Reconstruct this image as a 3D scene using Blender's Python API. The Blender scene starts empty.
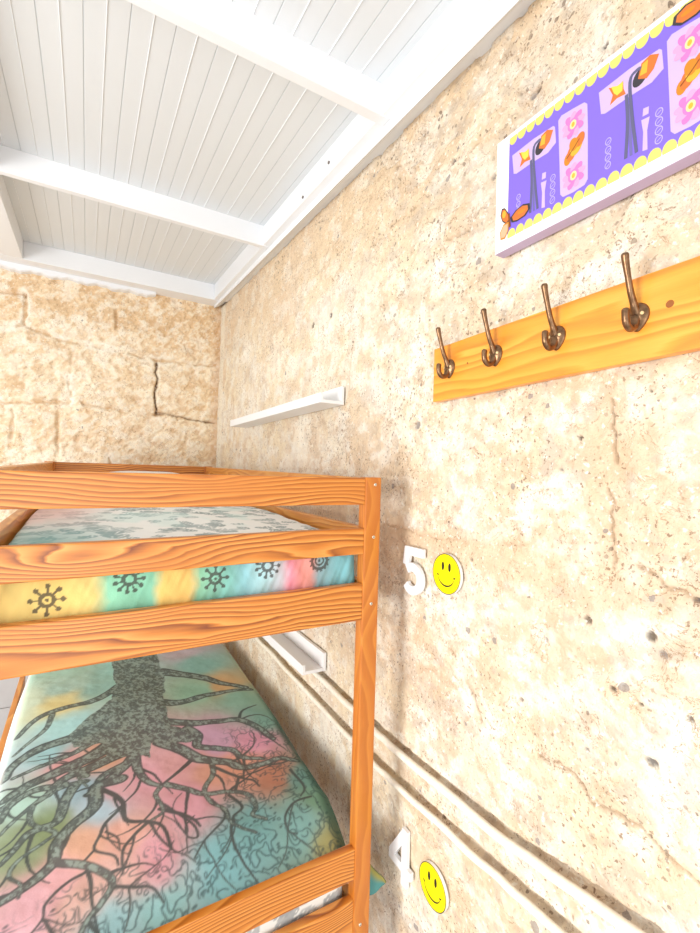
# bunk bed corner in a stone-walled hostel room
ROOTS=[
 (0.0285,[(0.167,2.365),(0.109,2.285),(0.056,2.244),(-0.027,2.233),(-0.105,2.212),(-0.154,2.161),(-0.186,2.091)]),
 (0.0188,[(-0.082,2.2),(-0.098,2.097),(-0.149,2.023),(-0.184,1.972)]),
 (0.0412,[(0.152,2.102),(0.076,2.008),(-0.021,1.99),(-0.097,1.973),(-0.148,1.939),(-0.186,1.883),(-0.192,1.834)]),
 (0.0241,[(0.114,1.972),(0.052,1.92),(0.003,1.884),(-0.083,1.849),(-0.167,1.821)]),
 (0.0457,[(0.15,1.919),(0.066,1.836),(0.004,1.804),(-0.078,1.768),(-0.135,1.744),(-0.177,1.71)]),
 (0.0336,[(0.165,1.815),(0.051,1.76),(-0.008,1.738),(-0.044,1.708),(-0.065,1.662)]),
 (0.0154,[(0.109,1.859),(0.066,1.836),(0.024,1.801),(0.012,1.728),(0.037,1.654)]),
 (0.0263,[(0.194,1.8),(0.144,1.711),(0.081,1.643),(0.037,1.608)]),
 (0.0229,[(0.187,1.804),(0.184,1.691),(0.203,1.604),(0.232,1.564)]),
 (0.0267,[(0.186,1.812),(0.171,1.746),(0.083,1.691),(0.057,1.601)]),
 (0.0203,[(0.034,1.685),(-0.028,1.682),(-0.097,1.636),(-0.146,1.587),(-0.168,1.552)]),
 (0.0213,[(0.034,1.716),(-0.031,1.782),(-0.12,1.736),(-0.171,1.679),(-0.182,1.659)]),
 (0.0294,[(0.13,1.651),(0.065,1.639),(0.056,1.547),(-0.0,1.491),(-0.032,1.441),(-0.038,1.384),(-0.074,1.348),(-0.111,1.325),(-0.137,1.314)]),
 (0.0204,[(-0.038,1.384),(0.034,1.336),(0.08,1.283),(0.089,1.243),(0.063,1.207),(0.04,1.188),(0.018,1.152)]),
 (0.0089,[(0.088,1.243),(0.123,1.22),(0.172,1.198),(0.194,1.152)]),
 (0.0149,[(0.08,1.617),(0.11,1.573),(0.13,1.522),(0.133,1.444),(0.188,1.409),(0.221,1.368),(0.23,1.281)]),
 (0.0099,[(0.188,1.409),(0.149,1.378),(0.119,1.34),(0.114,1.265)]),
 (0.0093,[(0.129,1.509),(0.083,1.459),(0.068,1.421),(0.054,1.375),(0.098,1.331),(0.106,1.297)]),
 (0.0059,[(0.054,1.375),(0.028,1.349)]),
 (0.0062,[(0.082,1.425),(0.108,1.389),(0.112,1.344)]),
 (0.0154,[(0.237,1.55),(0.22,1.515),(0.232,1.436),(0.196,1.411)]),
 (0.0123,[(0.224,1.446),(0.278,1.392),(0.303,1.355),(0.313,1.326)]),
 (0.0223,[(0.003,1.672),(-0.018,1.613),(-0.036,1.533),(-0.082,1.523),(-0.107,1.513),(-0.133,1.464),(-0.153,1.435)]),
 (0.0154,[(-0.02,1.699),(-0.078,1.658),(-0.103,1.618),(-0.097,1.554),(-0.04,1.489),(-0.059,1.466),(-0.116,1.426),(-0.129,1.386),(-0.1,1.344),(-0.102,1.311)]),
 (0.0222,[(-0.028,1.688),(-0.096,1.709),(-0.15,1.682),(-0.167,1.652),(-0.175,1.607)]),
 (0.0080,[(0.04,1.318),(-0.008,1.303),(-0.046,1.265),(-0.049,1.228),(-0.073,1.2)]),
 (0.0063,[(-0.049,1.228),(-0.02,1.172)]),
 (0.0101,[(0.04,1.18),(0.05,1.16),(0.071,1.123)]),
 (0.0415,[(0.355,2.45),(0.439,2.366),(0.534,2.276),(0.594,2.186),(0.684,2.102)]),
 (0.0336,[(0.311,2.111),(0.388,2.072),(0.493,2.087),(0.6,2.088),(0.7,2.075)]),
 (0.0298,[(0.29,1.954),(0.407,1.881),(0.482,1.857),(0.57,1.826),(0.624,1.729),(0.647,1.64)]),
 (0.0115,[(0.57,1.826),(0.602,1.885),(0.671,1.913)]),
 (0.0313,[(0.271,1.808),(0.33,1.73),(0.374,1.652),(0.413,1.621),(0.463,1.584),(0.497,1.535),(0.565,1.521),(0.628,1.521),(0.677,1.484)]),
 (0.0251,[(0.377,1.855),(0.402,1.79),(0.388,1.724),(0.441,1.685),(0.493,1.647),(0.514,1.591),(0.574,1.548)]),
 (0.0148,[(0.365,1.667),(0.297,1.599),(0.238,1.555)]),
 (0.0169,[(0.413,1.621),(0.401,1.545),(0.358,1.475),(0.363,1.405),(0.392,1.358),(0.395,1.296),(0.445,1.235)]),
 (0.0210,[(0.258,1.554),(0.311,1.499),(0.353,1.452),(0.422,1.433),(0.474,1.388),(0.476,1.329),(0.457,1.301),(0.487,1.27)]),
 (0.0091,[(0.418,1.417),(0.44,1.348),(0.406,1.32),(0.392,1.284)]),
 (0.0077,[(0.366,1.419),(0.385,1.331),(0.313,1.271),(0.278,1.228)]),
 (0.0078,[(0.227,1.476),(0.272,1.391),(0.299,1.333),(0.299,1.292),(0.275,1.305),(0.278,1.344),(0.306,1.372)]),
 (0.0113,[(0.415,1.578),(0.471,1.489),(0.506,1.452),(0.515,1.411)]),
 (0.0088,[(0.443,1.43),(0.471,1.489)]),
 (0.0081,[(0.64,1.293),(0.582,1.29),(0.538,1.25),(0.53,1.204),(0.549,1.187)]),
 (0.0089,[(0.635,1.444),(0.641,1.345),(0.612,1.307)]),
]
TRUNK= [(0.158,2.735),(0.149,2.544),(0.156,2.371),(0.131,2.234),(0.065,2.146),(-0.022,2.019),(-0.001,1.928),(0.089,1.901),(0.102,1.781),(0.183,1.776),(0.228,1.734),(0.244,1.822),(0.362,1.753),(0.397,1.776),(0.326,1.908),(0.322,2.11),(0.365,2.332),(0.365,2.634)]
SEEDS= [(-0.066,2.434,170,205,190),(-0.059,2.282,225,205,130),(-0.173,2.386,205,220,190),(-0.019,2.089,165,215,215),(-0.074,1.904,150,200,205),(-0.041,1.825,225,150,150),(0.077,1.795,225,165,130),(-0.111,1.675,170,205,190),(-0.052,1.512,130,150,100),(-0.115,1.47,140,155,115),(0.019,1.656,150,185,200),(0.071,1.533,170,200,215),(0.127,1.6,225,165,175),(0.215,1.607,228,160,175),(0.31,1.454,220,150,165),(-0.02,1.319,230,165,170),(0.021,1.397,225,165,130),(0.115,1.385,228,165,145),(0.13,1.27,225,175,160),(-0.075,1.261,225,165,175),(0.043,1.226,215,165,150),(0.178,1.279,225,150,165),(0.08,1.138,140,190,195),(0.185,1.149,135,190,190),(0.335,1.195,120,180,185),(0.435,1.255,112,168,168),(0.559,1.19,120,170,165),(0.621,1.098,170,160,90),(0.661,1.27,115,160,130),(0.488,2.159,140,190,165),(0.546,2.435,130,185,175),(0.509,2.643,190,175,185),(0.581,2.168,215,170,110),(0.623,1.987,135,180,160),(0.655,1.788,120,165,150),(0.575,1.672,215,140,165),(0.453,1.735,205,155,185),(0.493,1.549,222,150,120),(0.58,1.444,190,120,90),(0.396,1.569,222,155,130),(0.308,1.615,225,160,165),(0.644,1.383,100,150,140),(0.09,2.357,150,200,190),(0.182,2.546,150,205,195),(-0.075,2.672,165,205,185)]
JOINTS= [[(-0.463,2.441),(-0.345,2.483),(-0.133,2.42),(0.142,2.413),(0.24,2.396),(0.383,2.38),(0.803,2.4)],[(-0.356,2.67),(-0.346,2.493)],[(0.143,2.673),(0.158,2.404)],[(0.4,2.364),(0.405,2.027)],[(-0.104,2.352),(-0.103,2.042)],[(-0.448,2.006),(-0.172,2.034),(0.117,2.022),(0.395,2.015),(0.794,1.98)],[(0.127,2.001),(0.139,1.658)],[(-0.161,1.954),(-0.159,1.648)],[(-0.392,1.972),(-0.381,1.62)],[(-0.47,2.664),(-0.351,2.671)]]
CRACKS= [[(0.486,1.791),(0.481,1.715),(0.473,1.675)],[(0.488,1.628),(0.479,1.57),(0.481,1.48)],[(0.433,1.495),(0.388,1.474),(0.338,1.458)],[(0.62,1.071),(0.568,1.082),(0.526,1.071),(0.506,1.05),(0.465,1.058),(0.419,1.056),(0.38,1.039),(0.332,1.038)],[(1.214,2.44),(1.09,2.444)],[(0.947,2.28),(0.868,2.277)],[(0.864,2.474),(0.807,2.494)],[(3.006,2.169),(2.919,1.835)],[(0.697,2.489),(0.66,2.494)],[(1.435,2.161),(1.458,1.939)],[(1.19,1.482),(0.932,1.471),(0.674,1.496)],[(0.588,1.469),(0.555,1.427),(0.575,1.383)],[(0.891,1.196),(0.839,1.169),(0.776,1.067)]]
PEBBLES= [(0.511,2.467,0.0057),(0.668,2.497,0.0087),(0.681,2.493,0.0088),(0.734,2.414,0.0069),(0.409,1.385,0.0083),(0.39,1.361,0.0065),(0.405,1.179,0.0082),(0.543,1.723,0.0058),(1.052,1.786,0.0144),(0.342,1.46,0.0061),(0.521,1.379,0.0075),(0.787,2.369,0.0072),(0.927,2.485,0.008),(0.416,1.796,0.0034),(0.582,1.66,0.004),(1.614,2.267,0.0119),(1.781,2.272,0.0129),(0.665,1.167,0.0064),(0.821,1.438,0.0049),(0.47,1.271,0.0053),(0.517,1.14,0.0037),(0.349,1.276,0.0046),(0.422,1.266,0.0034),(0.607,1.314,0.0041)]
TAN= [(1.963,2.999,0.14),(1.063,2.597,0.118),(1.132,1.383,0.091),(1.002,1.157,0.111),(0.931,1.458,0.053),(0.674,1.464,0.087),(0.43,1.695,0.068),(0.576,1.403,0.079),(0.979,1.629,0.069),(0.798,1.73,0.072),(0.511,2.206,0.056),(2.174,2.504,0.101),(0.491,1.244,0.054),(0.723,1.276,0.067),(0.381,1.516,0.064),(0.413,1.644,0.067)]
WORLD, KEY, FILL, EXPO = 1.08, 62.0, 14.0, 0.36
import bpy, bmesh, math, random
import numpy as np
from mathutils import Vector, Matrix
random.seed(7); rng = np.random.default_rng(7)
SC = bpy.context.scene
COL = SC.collection
PI = math.pi

# ------------------------------------------------------------------ helpers
def lin(c):
    c = np.asarray(c, float)
    return np.where(c <= 0.04045, c/12.92, ((c+0.055)/1.055)**2.4)
def s8(r, g, b): return tuple(float(v) for v in lin(np.array([r, g, b])/255.0))

def tag(o, label=None, cat=None, group=None, kind=None):
    if label: o['label'] = label
    if cat: o['category'] = cat
    if group: o['group'] = group
    if kind: o['kind'] = kind
    return o

def empty(name, loc, label, cat, group=None):
    o = bpy.data.objects.new(name, None); COL.objects.link(o)
    o.location = loc; o.empty_display_size = 0.05
    return tag(o, label, cat, group)

def link(name, me, mats, parent=None, smooth=False):
    if not isinstance(mats, (list, tuple)): mats = [mats]
    for m in mats: me.materials.append(m)
    o = bpy.data.objects.new(name, me); COL.objects.link(o)
    if smooth:
        for p in me.polygons: p.use_smooth = True
    if parent is not None:
        o.parent = parent
        o.matrix_parent_inverse = Matrix.Translation(-parent.location) if parent.type == 'EMPTY' else Matrix.Identity(4)
    return o

def from_bm(name, bm, mats, parent=None, smooth=False):
    bmesh.ops.recalc_face_normals(bm, faces=bm.faces)
    me = bpy.data.meshes.new(name); bm.to_mesh(me); bm.free()
    return link(name, me, mats, parent, smooth)

def hexa(bm, pts, bevel=0.0, mi=0):
    """8 corners: bottom loop of 4 then top loop of 4"""
    v = [bm.verts.new(p) for p in pts]
    fs = [bm.faces.new([v[i] for i in q]) for q in ((3,2,1,0),(4,5,6,7),(0,1,5,4),(1,2,6,5),(2,3,7,6),(3,0,4,7))]
    for f in fs: f.material_index = mi
    if bevel > 0:
        es = set(e for f in fs for e in f.edges)
        bmesh.ops.bevel(bm, geom=list(es), offset=bevel, segments=2, profile=0.6, affect='EDGES')

def box(bm, x0, x1, y0, y1, z0, z1, bevel=0.0, mi=0):
    hexa(bm, [(x0,y0,z0),(x1,y0,z0),(x1,y1,z0),(x0,y1,z0),(x0,y0,z1),(x1,y0,z1),(x1,y1,z1),(x0,y1,z1)], bevel, mi)

def box_obj(name, x0, x1, y0, y1, z0, z1, mat, parent=None, bevel=0.003):
    bm = bmesh.new(); box(bm, x0, x1, y0, y1, z0, z1, bevel)
    return from_bm(name, bm, mat, parent)

def tube(bm, pts, rads, n=12, mi=0, cap=True):
    pts = [Vector(p) for p in pts]
    up = None; rings = []
    for i, p in enumerate(pts):
        a = pts[max(i-1, 0)]; b = pts[min(i+1, len(pts)-1)]
        t = (b-a).normalized()
        if up is None:
            up = Vector((0,0,1)) if abs(t.z) < 0.9 else Vector((1,0,0))
        s = t.cross(up).normalized(); up = s.cross(t).normalized()
        r = rads[i] if hasattr(rads, '__len__') else rads
        rings.append([bm.verts.new(p + s*math.cos(2*PI*k/n)*r + up*math.sin(2*PI*k/n)*r) for k in range(n)])
    for i in range(len(rings)-1):
        for k in range(n):
            f = bm.faces.new((rings[i][k], rings[i][(k+1)%n], rings[i+1][(k+1)%n], rings[i+1][k])); f.material_index = mi; f.smooth = True
    if cap:
        bm.faces.new(rings[0][::-1]).material_index = mi; bm.faces.new(rings[-1]).material_index = mi

def spline(pts, n=6):
    """Catmull-Rom resample"""
    P = [np.array(p, float) for p in pts]
    if len(P) < 3: return P
    P = [2*P[0]-P[1]] + P + [2*P[-1]-P[-2]]
    out = []
    for i in range(1, len(P)-2):
        for k in range(n):
            t = k/n
            out.append(0.5*((2*P[i]) + (-P[i-1]+P[i+1])*t + (2*P[i-1]-5*P[i]+4*P[i+1]-P[i+2])*t*t + (-P[i-1]+3*P[i]-3*P[i+1]+P[i+2])*t**3))
    out.append(P[-2])
    return out

# ---- numpy noise
def vnoise(u, v, seed):
    r = np.random.default_rng(seed); N = 128
    L = r.random((N, N))
    iu = np.floor(u).astype(int); iv = np.floor(v).astype(int)
    fu = u-iu; fv = v-iv
    fu = fu*fu*(3-2*fu); fv = fv*fv*(3-2*fv)
    a = L[iu % N, iv % N]; b = L[(iu+1) % N, iv % N]; c = L[iu % N, (iv+1) % N]; d = L[(iu+1) % N, (iv+1) % N]
    return (a*(1-fu)+b*fu)*(1-fv) + (c*(1-fu)+d*fu)*fv
def fbm(u, v, seed, octv=4, gain=0.5):
    s = 0; amp = 1; tot = 0
    for o in range(octv):
        s = s + amp*vnoise(u*2**o+17.3*o, v*2**o+9.1*o, seed+o); tot += amp; amp *= gain
    return s/tot
def sstep(a, b, x):
    t = np.clip((x-a)/(b-a), 0, 1); return t*t*(3-2*t)

def seg_dist(U, V, poly):
    """min distance from grid points to a polyline"""
    D = np.full(U.shape, 9.0)
    for (x0, y0), (x1, y1) in zip(poly[:-1], poly[1:]):
        dx, dy = x1-x0, y1-y0; L = dx*dx+dy*dy+1e-12
        t = np.clip(((U-x0)*dx+(V-y0)*dy)/L, 0, 1)
        D = np.minimum(D, np.hypot(U-x0-t*dx, V-y0-t*dy))
    return D

def stroke(cov, us, vs, poly, w0, w1=None, soft=0.002):
    """paint a tapering line into a regular grid cov[v,u]"""
    w1 = w0 if w1 is None else w1
    n = len(poly)-1
    for i in range(n):
        (x0, y0), (x1, y1) = poly[i], poly[i+1]
        w = max(w0+(w1-w0)*i/max(n, 1), 0.0008)/2
        m = w+soft*2
        i0 = np.searchsorted(us, min(x0, x1)-m); i1 = np.searchsorted(us, max(x0, x1)+m)
        j0 = np.searchsorted(vs, min(y0, y1)-m); j1 = np.searchsorted(vs, max(y0, y1)+m)
        if i1 <= i0 or j1 <= j0: continue
        U, V = np.meshgrid(us[i0:i1], vs[j0:j1])
        d = seg_dist(U, V, [(x0, y0), (x1, y1)])
        cov[j0:j1, i0:i1] = np.maximum(cov[j0:j1, i0:i1], 1-sstep(w-soft*0.6, w+soft*0.6, d))

def grid_mesh(name, X, Y, Z, color=None, closed=False):
    ny, nx = X.shape
    co = np.stack([X, Y, Z], -1).reshape(-1, 3).astype(np.float32)
    idx = np.arange(ny*nx).reshape(ny, nx)
    q = np.stack([idx[:-1,:-1], idx[:-1,1:], idx[1:,1:], idx[1:,:-1]], -1).reshape(-1, 4)
    me = bpy.data.meshes.new(name)
    me.vertices.add(len(co)); me.vertices.foreach_set('co', co.ravel())
    me.loops.add(q.size); me.loops.foreach_set('vertex_index', q.ravel().astype(np.int32))
    me.polygons.add(len(q)); me.polygons.foreach_set('loop_start', np.arange(0, q.size, 4, dtype=np.int32))
    me.polygons.foreach_set('use_smooth', np.ones(len(q), dtype=bool))
    me.update(calc_edges=True); me.validate()
    if color is not None:
        c = np.ones((ny*nx, 4), np.float32); c[:, :3] = color.reshape(-1, 3)
        at = me.color_attributes.new('col', 'FLOAT_COLOR', 'POINT'); at.data.foreach_set('color', c.ravel())
    return me

# ------------------------------------------------------------------ materials
def new_mat(name):
    m = bpy.data.materials.new(name); m.use_nodes = True
    nt = m.node_tree; b = nt.nodes['Principled BSDF']
    return m, nt, b
def plain(name, col, rough=0.6, metal=0.0, bump=0.0, bscale=80, var=0.0, spec=0.5):
    m, nt, b = new_mat(name)
    b.inputs['Base Color'].default_value = (*col, 1); b.inputs['Roughness'].default_value = rough
    b.inputs['Metallic'].default_value = metal; b.inputs['Specular IOR Level'].default_value = spec
    if bump or var:
        tc = nt.nodes.new('ShaderNodeTexCoord'); n = nt.nodes.new('ShaderNodeTexNoise')
        n.inputs['Scale'].default_value = bscale; n.inputs['Detail'].default_value = 4
        nt.links.new(tc.outputs['Object'], n.inputs['Vector'])
        if bump:
            bp = nt.nodes.new('ShaderNodeBump'); bp.inputs['Strength'].default_value = bump; bp.inputs['Distance'].default_value = 0.004
            nt.links.new(n.outputs['Fac'], bp.inputs['Height']); nt.links.new(bp.outputs['Normal'], b.inputs['Normal'])
        if var:
            r = nt.nodes.new('ShaderNodeValToRGB')
            r.color_ramp.elements[0].color = (*[c*(1-var) for c in col], 1); r.color_ramp.elements[1].color = (*[min(1, c*(1+var*0.4)) for c in col], 1)
            r.color_ramp.elements[0].position = 0.3; r.color_ramp.elements[1].position = 0.7
            nt.links.new(n.outputs['Fac'], r.inputs['Fac']); nt.links.new(r.outputs['Color'], b.inputs['Base Color'])
    return m

def math_node(nt, op, a, b=None, c=None):
    n = nt.nodes.new('ShaderNodeMath'); n.operation = op
    for i, v in enumerate((a, b, c)):
        if v is None: continue
        if isinstance(v, (int, float)): n.inputs[i].default_value = v
        else: nt.links.new(v, n.inputs[i])
    return n.outputs[0]

def wood(name, axis, light, mid, dark, ring=95.0, rough=0.35, knots=True, dark_amt=1.0):
    """flat-sawn pine: distorted growth rings stretched along the board"""
    m, nt, b = new_mat(name); L = nt.links
    tc = nt.nodes.new('ShaderNodeTexCoord'); oi = nt.nodes.new('ShaderNodeObjectInfo')
    sx = nt.nodes.new('ShaderNodeSeparateXYZ'); L.new(tc.outputs['Object'], sx.inputs[0])
    ax = {'x': (0, 1, 2), 'y': (1, 0, 2), 'z': (2, 0, 1)}[axis]
    along, p, q = (sx.outputs[i] for i in ax)
    off = math_node(nt, 'MULTIPLY', oi.outputs['Random'], 37.0)
    al = math_node(nt, 'ADD', along, off)
    # slow meander of the pith along the board
    cb = nt.nodes.new('ShaderNodeCombineXYZ'); L.new(math_node(nt, 'MULTIPLY', al, 1.5), cb.inputs[0]); L.new(math_node(nt, 'MULTIPLY', q, 5.0), cb.inputs[1]); L.new(off, cb.inputs[2])
    n1 = nt.nodes.new('ShaderNodeTexNoise'); n1.inputs['Scale'].default_value = 1.0; n1.inputs['Detail'].default_value = 2.0; L.new(cb.outputs[0], n1.inputs['Vector'])
    d1 = math_node(nt, 'MULTIPLY', math_node(nt, 'SUBTRACT', n1.outputs['Fac'], 0.5), 0.15)
    q2 = math_node(nt, 'ADD', q, d1)
    p2 = math_node(nt, 'ADD', math_node(nt, 'MULTIPLY', p, 0.7), math_node(nt, 'MULTIPLY', math_node(nt, 'SUBTRACT', oi.outputs['Random'], 0.5), 0.05))
    r = math_node(nt, 'ADD', math_node(nt, 'MULTIPLY', q2, 1.0), math_node(nt, 'MULTIPLY', p2, 0.5))
    # cathedral eyes
    cv = nt.nodes.new('ShaderNodeCombineXYZ'); L.new(math_node(nt, 'MULTIPLY', al, 1.5), cv.inputs[0]); L.new(math_node(nt, 'MULTIPLY', q, 9.0), cv.inputs[1])
    vk = nt.nodes.new('ShaderNodeTexVoronoi'); vk.voronoi_dimensions = '2D'; vk.feature = 'SMOOTH_F1'; vk.inputs['Smoothness'].default_value = 0.5; vk.inputs['Scale'].default_value = 1.0; L.new(cv.outputs[0], vk.inputs['Vector'])
    eye = math_node(nt, 'MAXIMUM', math_node(nt, 'SUBTRACT', 0.36, vk.outputs['Distance']), 0.0)
    r = math_node(nt, 'ADD', r, math_node(nt, 'MULTIPLY', eye, 0.10))
    # fine ripple
    cb2 = nt.nodes.new('ShaderNodeCombineXYZ'); L.new(math_node(nt, 'MULTIPLY', al, 4.0), cb2.inputs[0]); L.new(math_node(nt, 'MULTIPLY', q, 45.0), cb2.inputs[1]); L.new(p, cb2.inputs[2])
    n2 = nt.nodes.new('ShaderNodeTexNoise'); n2.inputs['Scale'].default_value = 1.0; n2.inputs['Detail'].default_value = 3; L.new(cb2.outputs[0], n2.inputs['Vector'])
    rr = math_node(nt, 'ADD', math_node(nt, 'MULTIPLY', r, ring), math_node(nt, 'MULTIPLY', n2.outputs['Fac'], 0.8))
    fr = math_node(nt, 'FRACT', rr)
    rp = nt.nodes.new('ShaderNodeValToRGB'); e = rp.color_ramp.elements
    e[0].position = 0.0; e[0].color = (*light, 1)
    e[1].position = 1.0; e[1].color = (*light, 1)
    a = e.new(0.45); a.color = (*mid, 1)
    dk = tuple(mid[i]+(dark[i]-mid[i])*dark_amt for i in range(3))
    a = e.new(0.82); a.color = (*dk, 1)
    a = e.new(0.93); a.color = (*mid, 1)
    L.new(fr, rp.inputs['Fac'])
    # broad tone variation
    cb3 = nt.nodes.new('ShaderNodeCombineXYZ'); L.new(math_node(nt, 'MULTIPLY', al, 3.0), cb3.inputs[0]); L.new(math_node(nt, 'MULTIPLY', q, 20.0), cb3.inputs[1]); L.new(off, cb3.inputs[2])
    n3 = nt.nodes.new('ShaderNodeTexNoise'); n3.inputs['Scale'].default_value = 1.0; n3.inputs['Detail'].default_value = 2; L.new(cb3.outputs[0], n3.inputs['Vector'])
    mx = nt.nodes.new('ShaderNodeMix'); mx.data_type = 'RGBA'; mx.inputs[7].default_value = (*mid, 1)
    L.new(math_node(nt, 'MULTIPLY_ADD', n3.outputs['Fac'], 1.5, -0.42), mx.inputs[0]); L.new(rp.outputs['Color'], mx.inputs[6])
    # fine pores
    cb4 = nt.nodes.new('ShaderNodeCombineXYZ'); L.new(math_node(nt, 'MULTIPLY', al, 30.0), cb4.inputs[0]); L.new(math_node(nt, 'MULTIPLY', q, 900.0), cb4.inputs[1]); L.new(math_node(nt, 'MULTIPLY', p, 900.0), cb4.inputs[2])
    n4 = nt.nodes.new('ShaderNodeTexNoise'); n4.inputs['Scale'].default_value = 1.0; L.new(cb4.outputs[0], n4.inputs['Vector'])
    mul = nt.nodes.new('ShaderNodeMix'); mul.data_type = 'RGBA'; mul.blend_type = 'MULTIPLY'; mul.inputs[0].default_value = 0.35
    L.new(mx.outputs[2], mul.inputs[6])
    g = nt.nodes.new('ShaderNodeCombineColor')
    gv = math_node(nt, 'MULTIPLY_ADD', n4.outputs['Fac'], 0.8, 0.5)
    for i in range(3): L.new(gv, g.inputs[i])
    L.new(g.outputs[0], mul.inputs[7])
    L.new(mul.outputs[2], b.inputs['Base Color'])
    b.inputs['Roughness'].default_value = rough
    b.inputs['Coat Weight'].default_value = 0.15; b.inputs['Coat Roughness'].default_value = 0.25
    return m

def attr_mat(name, rough=0.85, weave=0.0, sheen=0.0):
    m, nt, b = new_mat(name)
    a = nt.nodes.new('ShaderNodeAttribute'); a.attribute_name = 'col'
    nt.links.new(a.outputs['Color'], b.inputs['Base Color']); b.inputs['Roughness'].default_value = rough
    b.inputs['Specular IOR Level'].default_value = 0.2
    if sheen: b.inputs['Sheen Weight'].default_value = sheen
    if weave:
        tc = nt.nodes.new('ShaderNodeTexCoord'); n = nt.nodes.new('ShaderNodeTexNoise'); n.inputs['Scale'].default_value = 260
        nt.links.new(tc.outputs['Object'], n.inputs['Vector'])
        bp = nt.nodes.new('ShaderNodeBump'); bp.inputs['Strength'].default_value = weave; bp.inputs['Distance'].default_value = 0.002
        nt.links.new(n.outputs['Fac'], bp.inputs['Height']); nt.links.new(bp.outputs['Normal'], b.inputs['Normal'])
    return m

def stone(name, grit=1.0, bump=0.75):
    """vertex colour from the modelled blocks + procedural grit, flecks and pits"""
    m, nt, b = new_mat(name); L = nt.links
    a = nt.nodes.new('ShaderNodeAttribute'); a.attribute_name = 'col'
    tc = nt.nodes.new('ShaderNodeTexCoord')
    def noise(scale, det=4, rough=0.6, dist=0.0):
        n = nt.nodes.new('ShaderNodeTexNoise'); n.inputs['Scale'].default_value = scale; n.inputs['Detail'].default_value = det
        n.inputs['Roughness'].default_value = rough; n.inputs['Distortion'].default_value = dist
        L.new(tc.outputs['Object'], n.inputs['Vector']); return n.outputs['Fac']
    def mixc(fac, col, base, mode='MIX'):
        x = nt.nodes.new('ShaderNodeMix'); x.data_type = 'RGBA'; x.blend_type = mode
        L.new(fac, x.inputs[0]); L.new(base, x.inputs[6]); x.inputs[7].default_value = (*col, 1); return x.outputs[2]
    def ramp(v, lo, hi, amt=1.0):
        r = nt.nodes.new('ShaderNodeMapRange'); r.inputs[1].default_value = lo; r.inputs[2].default_value = hi; r.inputs[3].default_value = 0; r.inputs[4].default_value = amt
        L.new(v, r.inputs[0]); return r.outputs[0]
    c = a.outputs['Color']
    gr = noise(42, 6, 0.7, 0.4)
    c = mixc(ramp(gr, 0.54, 0.68, 0.55), s8(214, 182, 150), c)           # tan grit
    c = mixc(ramp(noise(75, 4, 0.6), 0.60, 0.66, 0.6), s8(255, 252, 242), c)  # chalky flecks
    fl = math_node(nt, 'ABSOLUTE', math_node(nt, 'SUBTRACT', noise(15, 5, 0.65, 0.6), 0.5))
    crev = math_node(nt, 'MULTIPLY', ramp(fl, 0.010, 0.003, 1.0), ramp(noise(9, 3), 0.46, 0.58, 0.75))
    c = mixc(crev, s8(168, 134, 104), c)
    pit = math_node(nt, 'MULTIPLY', ramp(noise(120, 3, 0.6), 0.60, 0.65, 0.85), ramp(noise(5, 3), 0.38, 0.58, 1.0))
    c = mixc(math_node(nt, 'MULTIPLY', pit, grit), s8(150, 122, 98), c)
    # small dark inclusions, only some cells
    vo = nt.nodes.new('ShaderNodeTexVoronoi'); vo.inputs['Scale'].default_value = 62; vo.inputs['Randomness'].default_value = 1
    wob = nt.nodes.new('ShaderNodeVectorMath'); wob.operation = 'MULTIPLY_ADD'
    nv = nt.nodes.new('ShaderNodeTexNoise'); nv.inputs['Scale'].default_value = 70; L.new(tc.outputs['Object'], nv.inputs['Vector'])
    L.new(nv.outputs['Color'], wob.inputs[0]); wob.inputs[1].default_value = (0.012, 0.012, 0.012); L.new(tc.outputs['Object'], wob.inputs[2])
    L.new(wob.outputs[0], vo.inputs['Vector'])
    sc = nt.nodes.new('ShaderNodeSeparateColor'); L.new(vo.outputs['Color'], sc.inputs[0])
    thr = math_node(nt, 'MULTIPLY', ramp(sc.outputs[0], 0.45, 1.0), 0.36)
    sp = math_node(nt, 'LESS_THAN', vo.outputs['Distance'], thr)
    sp = math_node(nt, 'MULTIPLY', sp, ramp(noise(7, 2), 0.38, 0.6, 0.72))
    c = mixc(math_node(nt, 'MULTIPLY', sp, grit), s8(128, 108, 92), c)
    vo2 = nt.nodes.new('ShaderNodeTexVoronoi'); vo2.inputs['Scale'].default_value = 24; L.new(wob.outputs[0], vo2.inputs['Vector'])
    sc2 = nt.nodes.new('ShaderNodeSeparateColor'); L.new(vo2.outputs['Color'], sc2.inputs[0])
    thr2 = math_node(nt, 'MULTIPLY', ramp(sc2.outputs[1], 0.86, 1.0), 0.24)
    sp2 = math_node(nt, 'LESS_THAN', vo2.outputs['Distance'], thr2)
    c = mixc(math_node(nt, 'MULTIPLY', sp2, 0.75), s8(150, 140, 135), c)
    L.new(c, b.inputs['Base Color'])
    b.inputs['Roughness'].default_value = 0.95; b.inputs['Specular IOR Level'].default_value = 0.1
    h = math_node(nt, 'ADD', math_node(nt, 'MULTIPLY', gr, 1.0), math_node(nt, 'MULTIPLY', noise(160, 3), 0.35))
    h = math_node(nt, 'SUBTRACT', h, math_node(nt, 'MULTIPLY', sp, 0.5))
    bp = nt.nodes.new('ShaderNodeBump'); bp.inputs['Strength'].default_value = bump; bp.inputs['Distance'].default_value = 0.012
    L.new(h, bp.inputs['Height']); L.new(bp.outputs['Normal'], b.inputs['Normal'])
    return m

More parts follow.
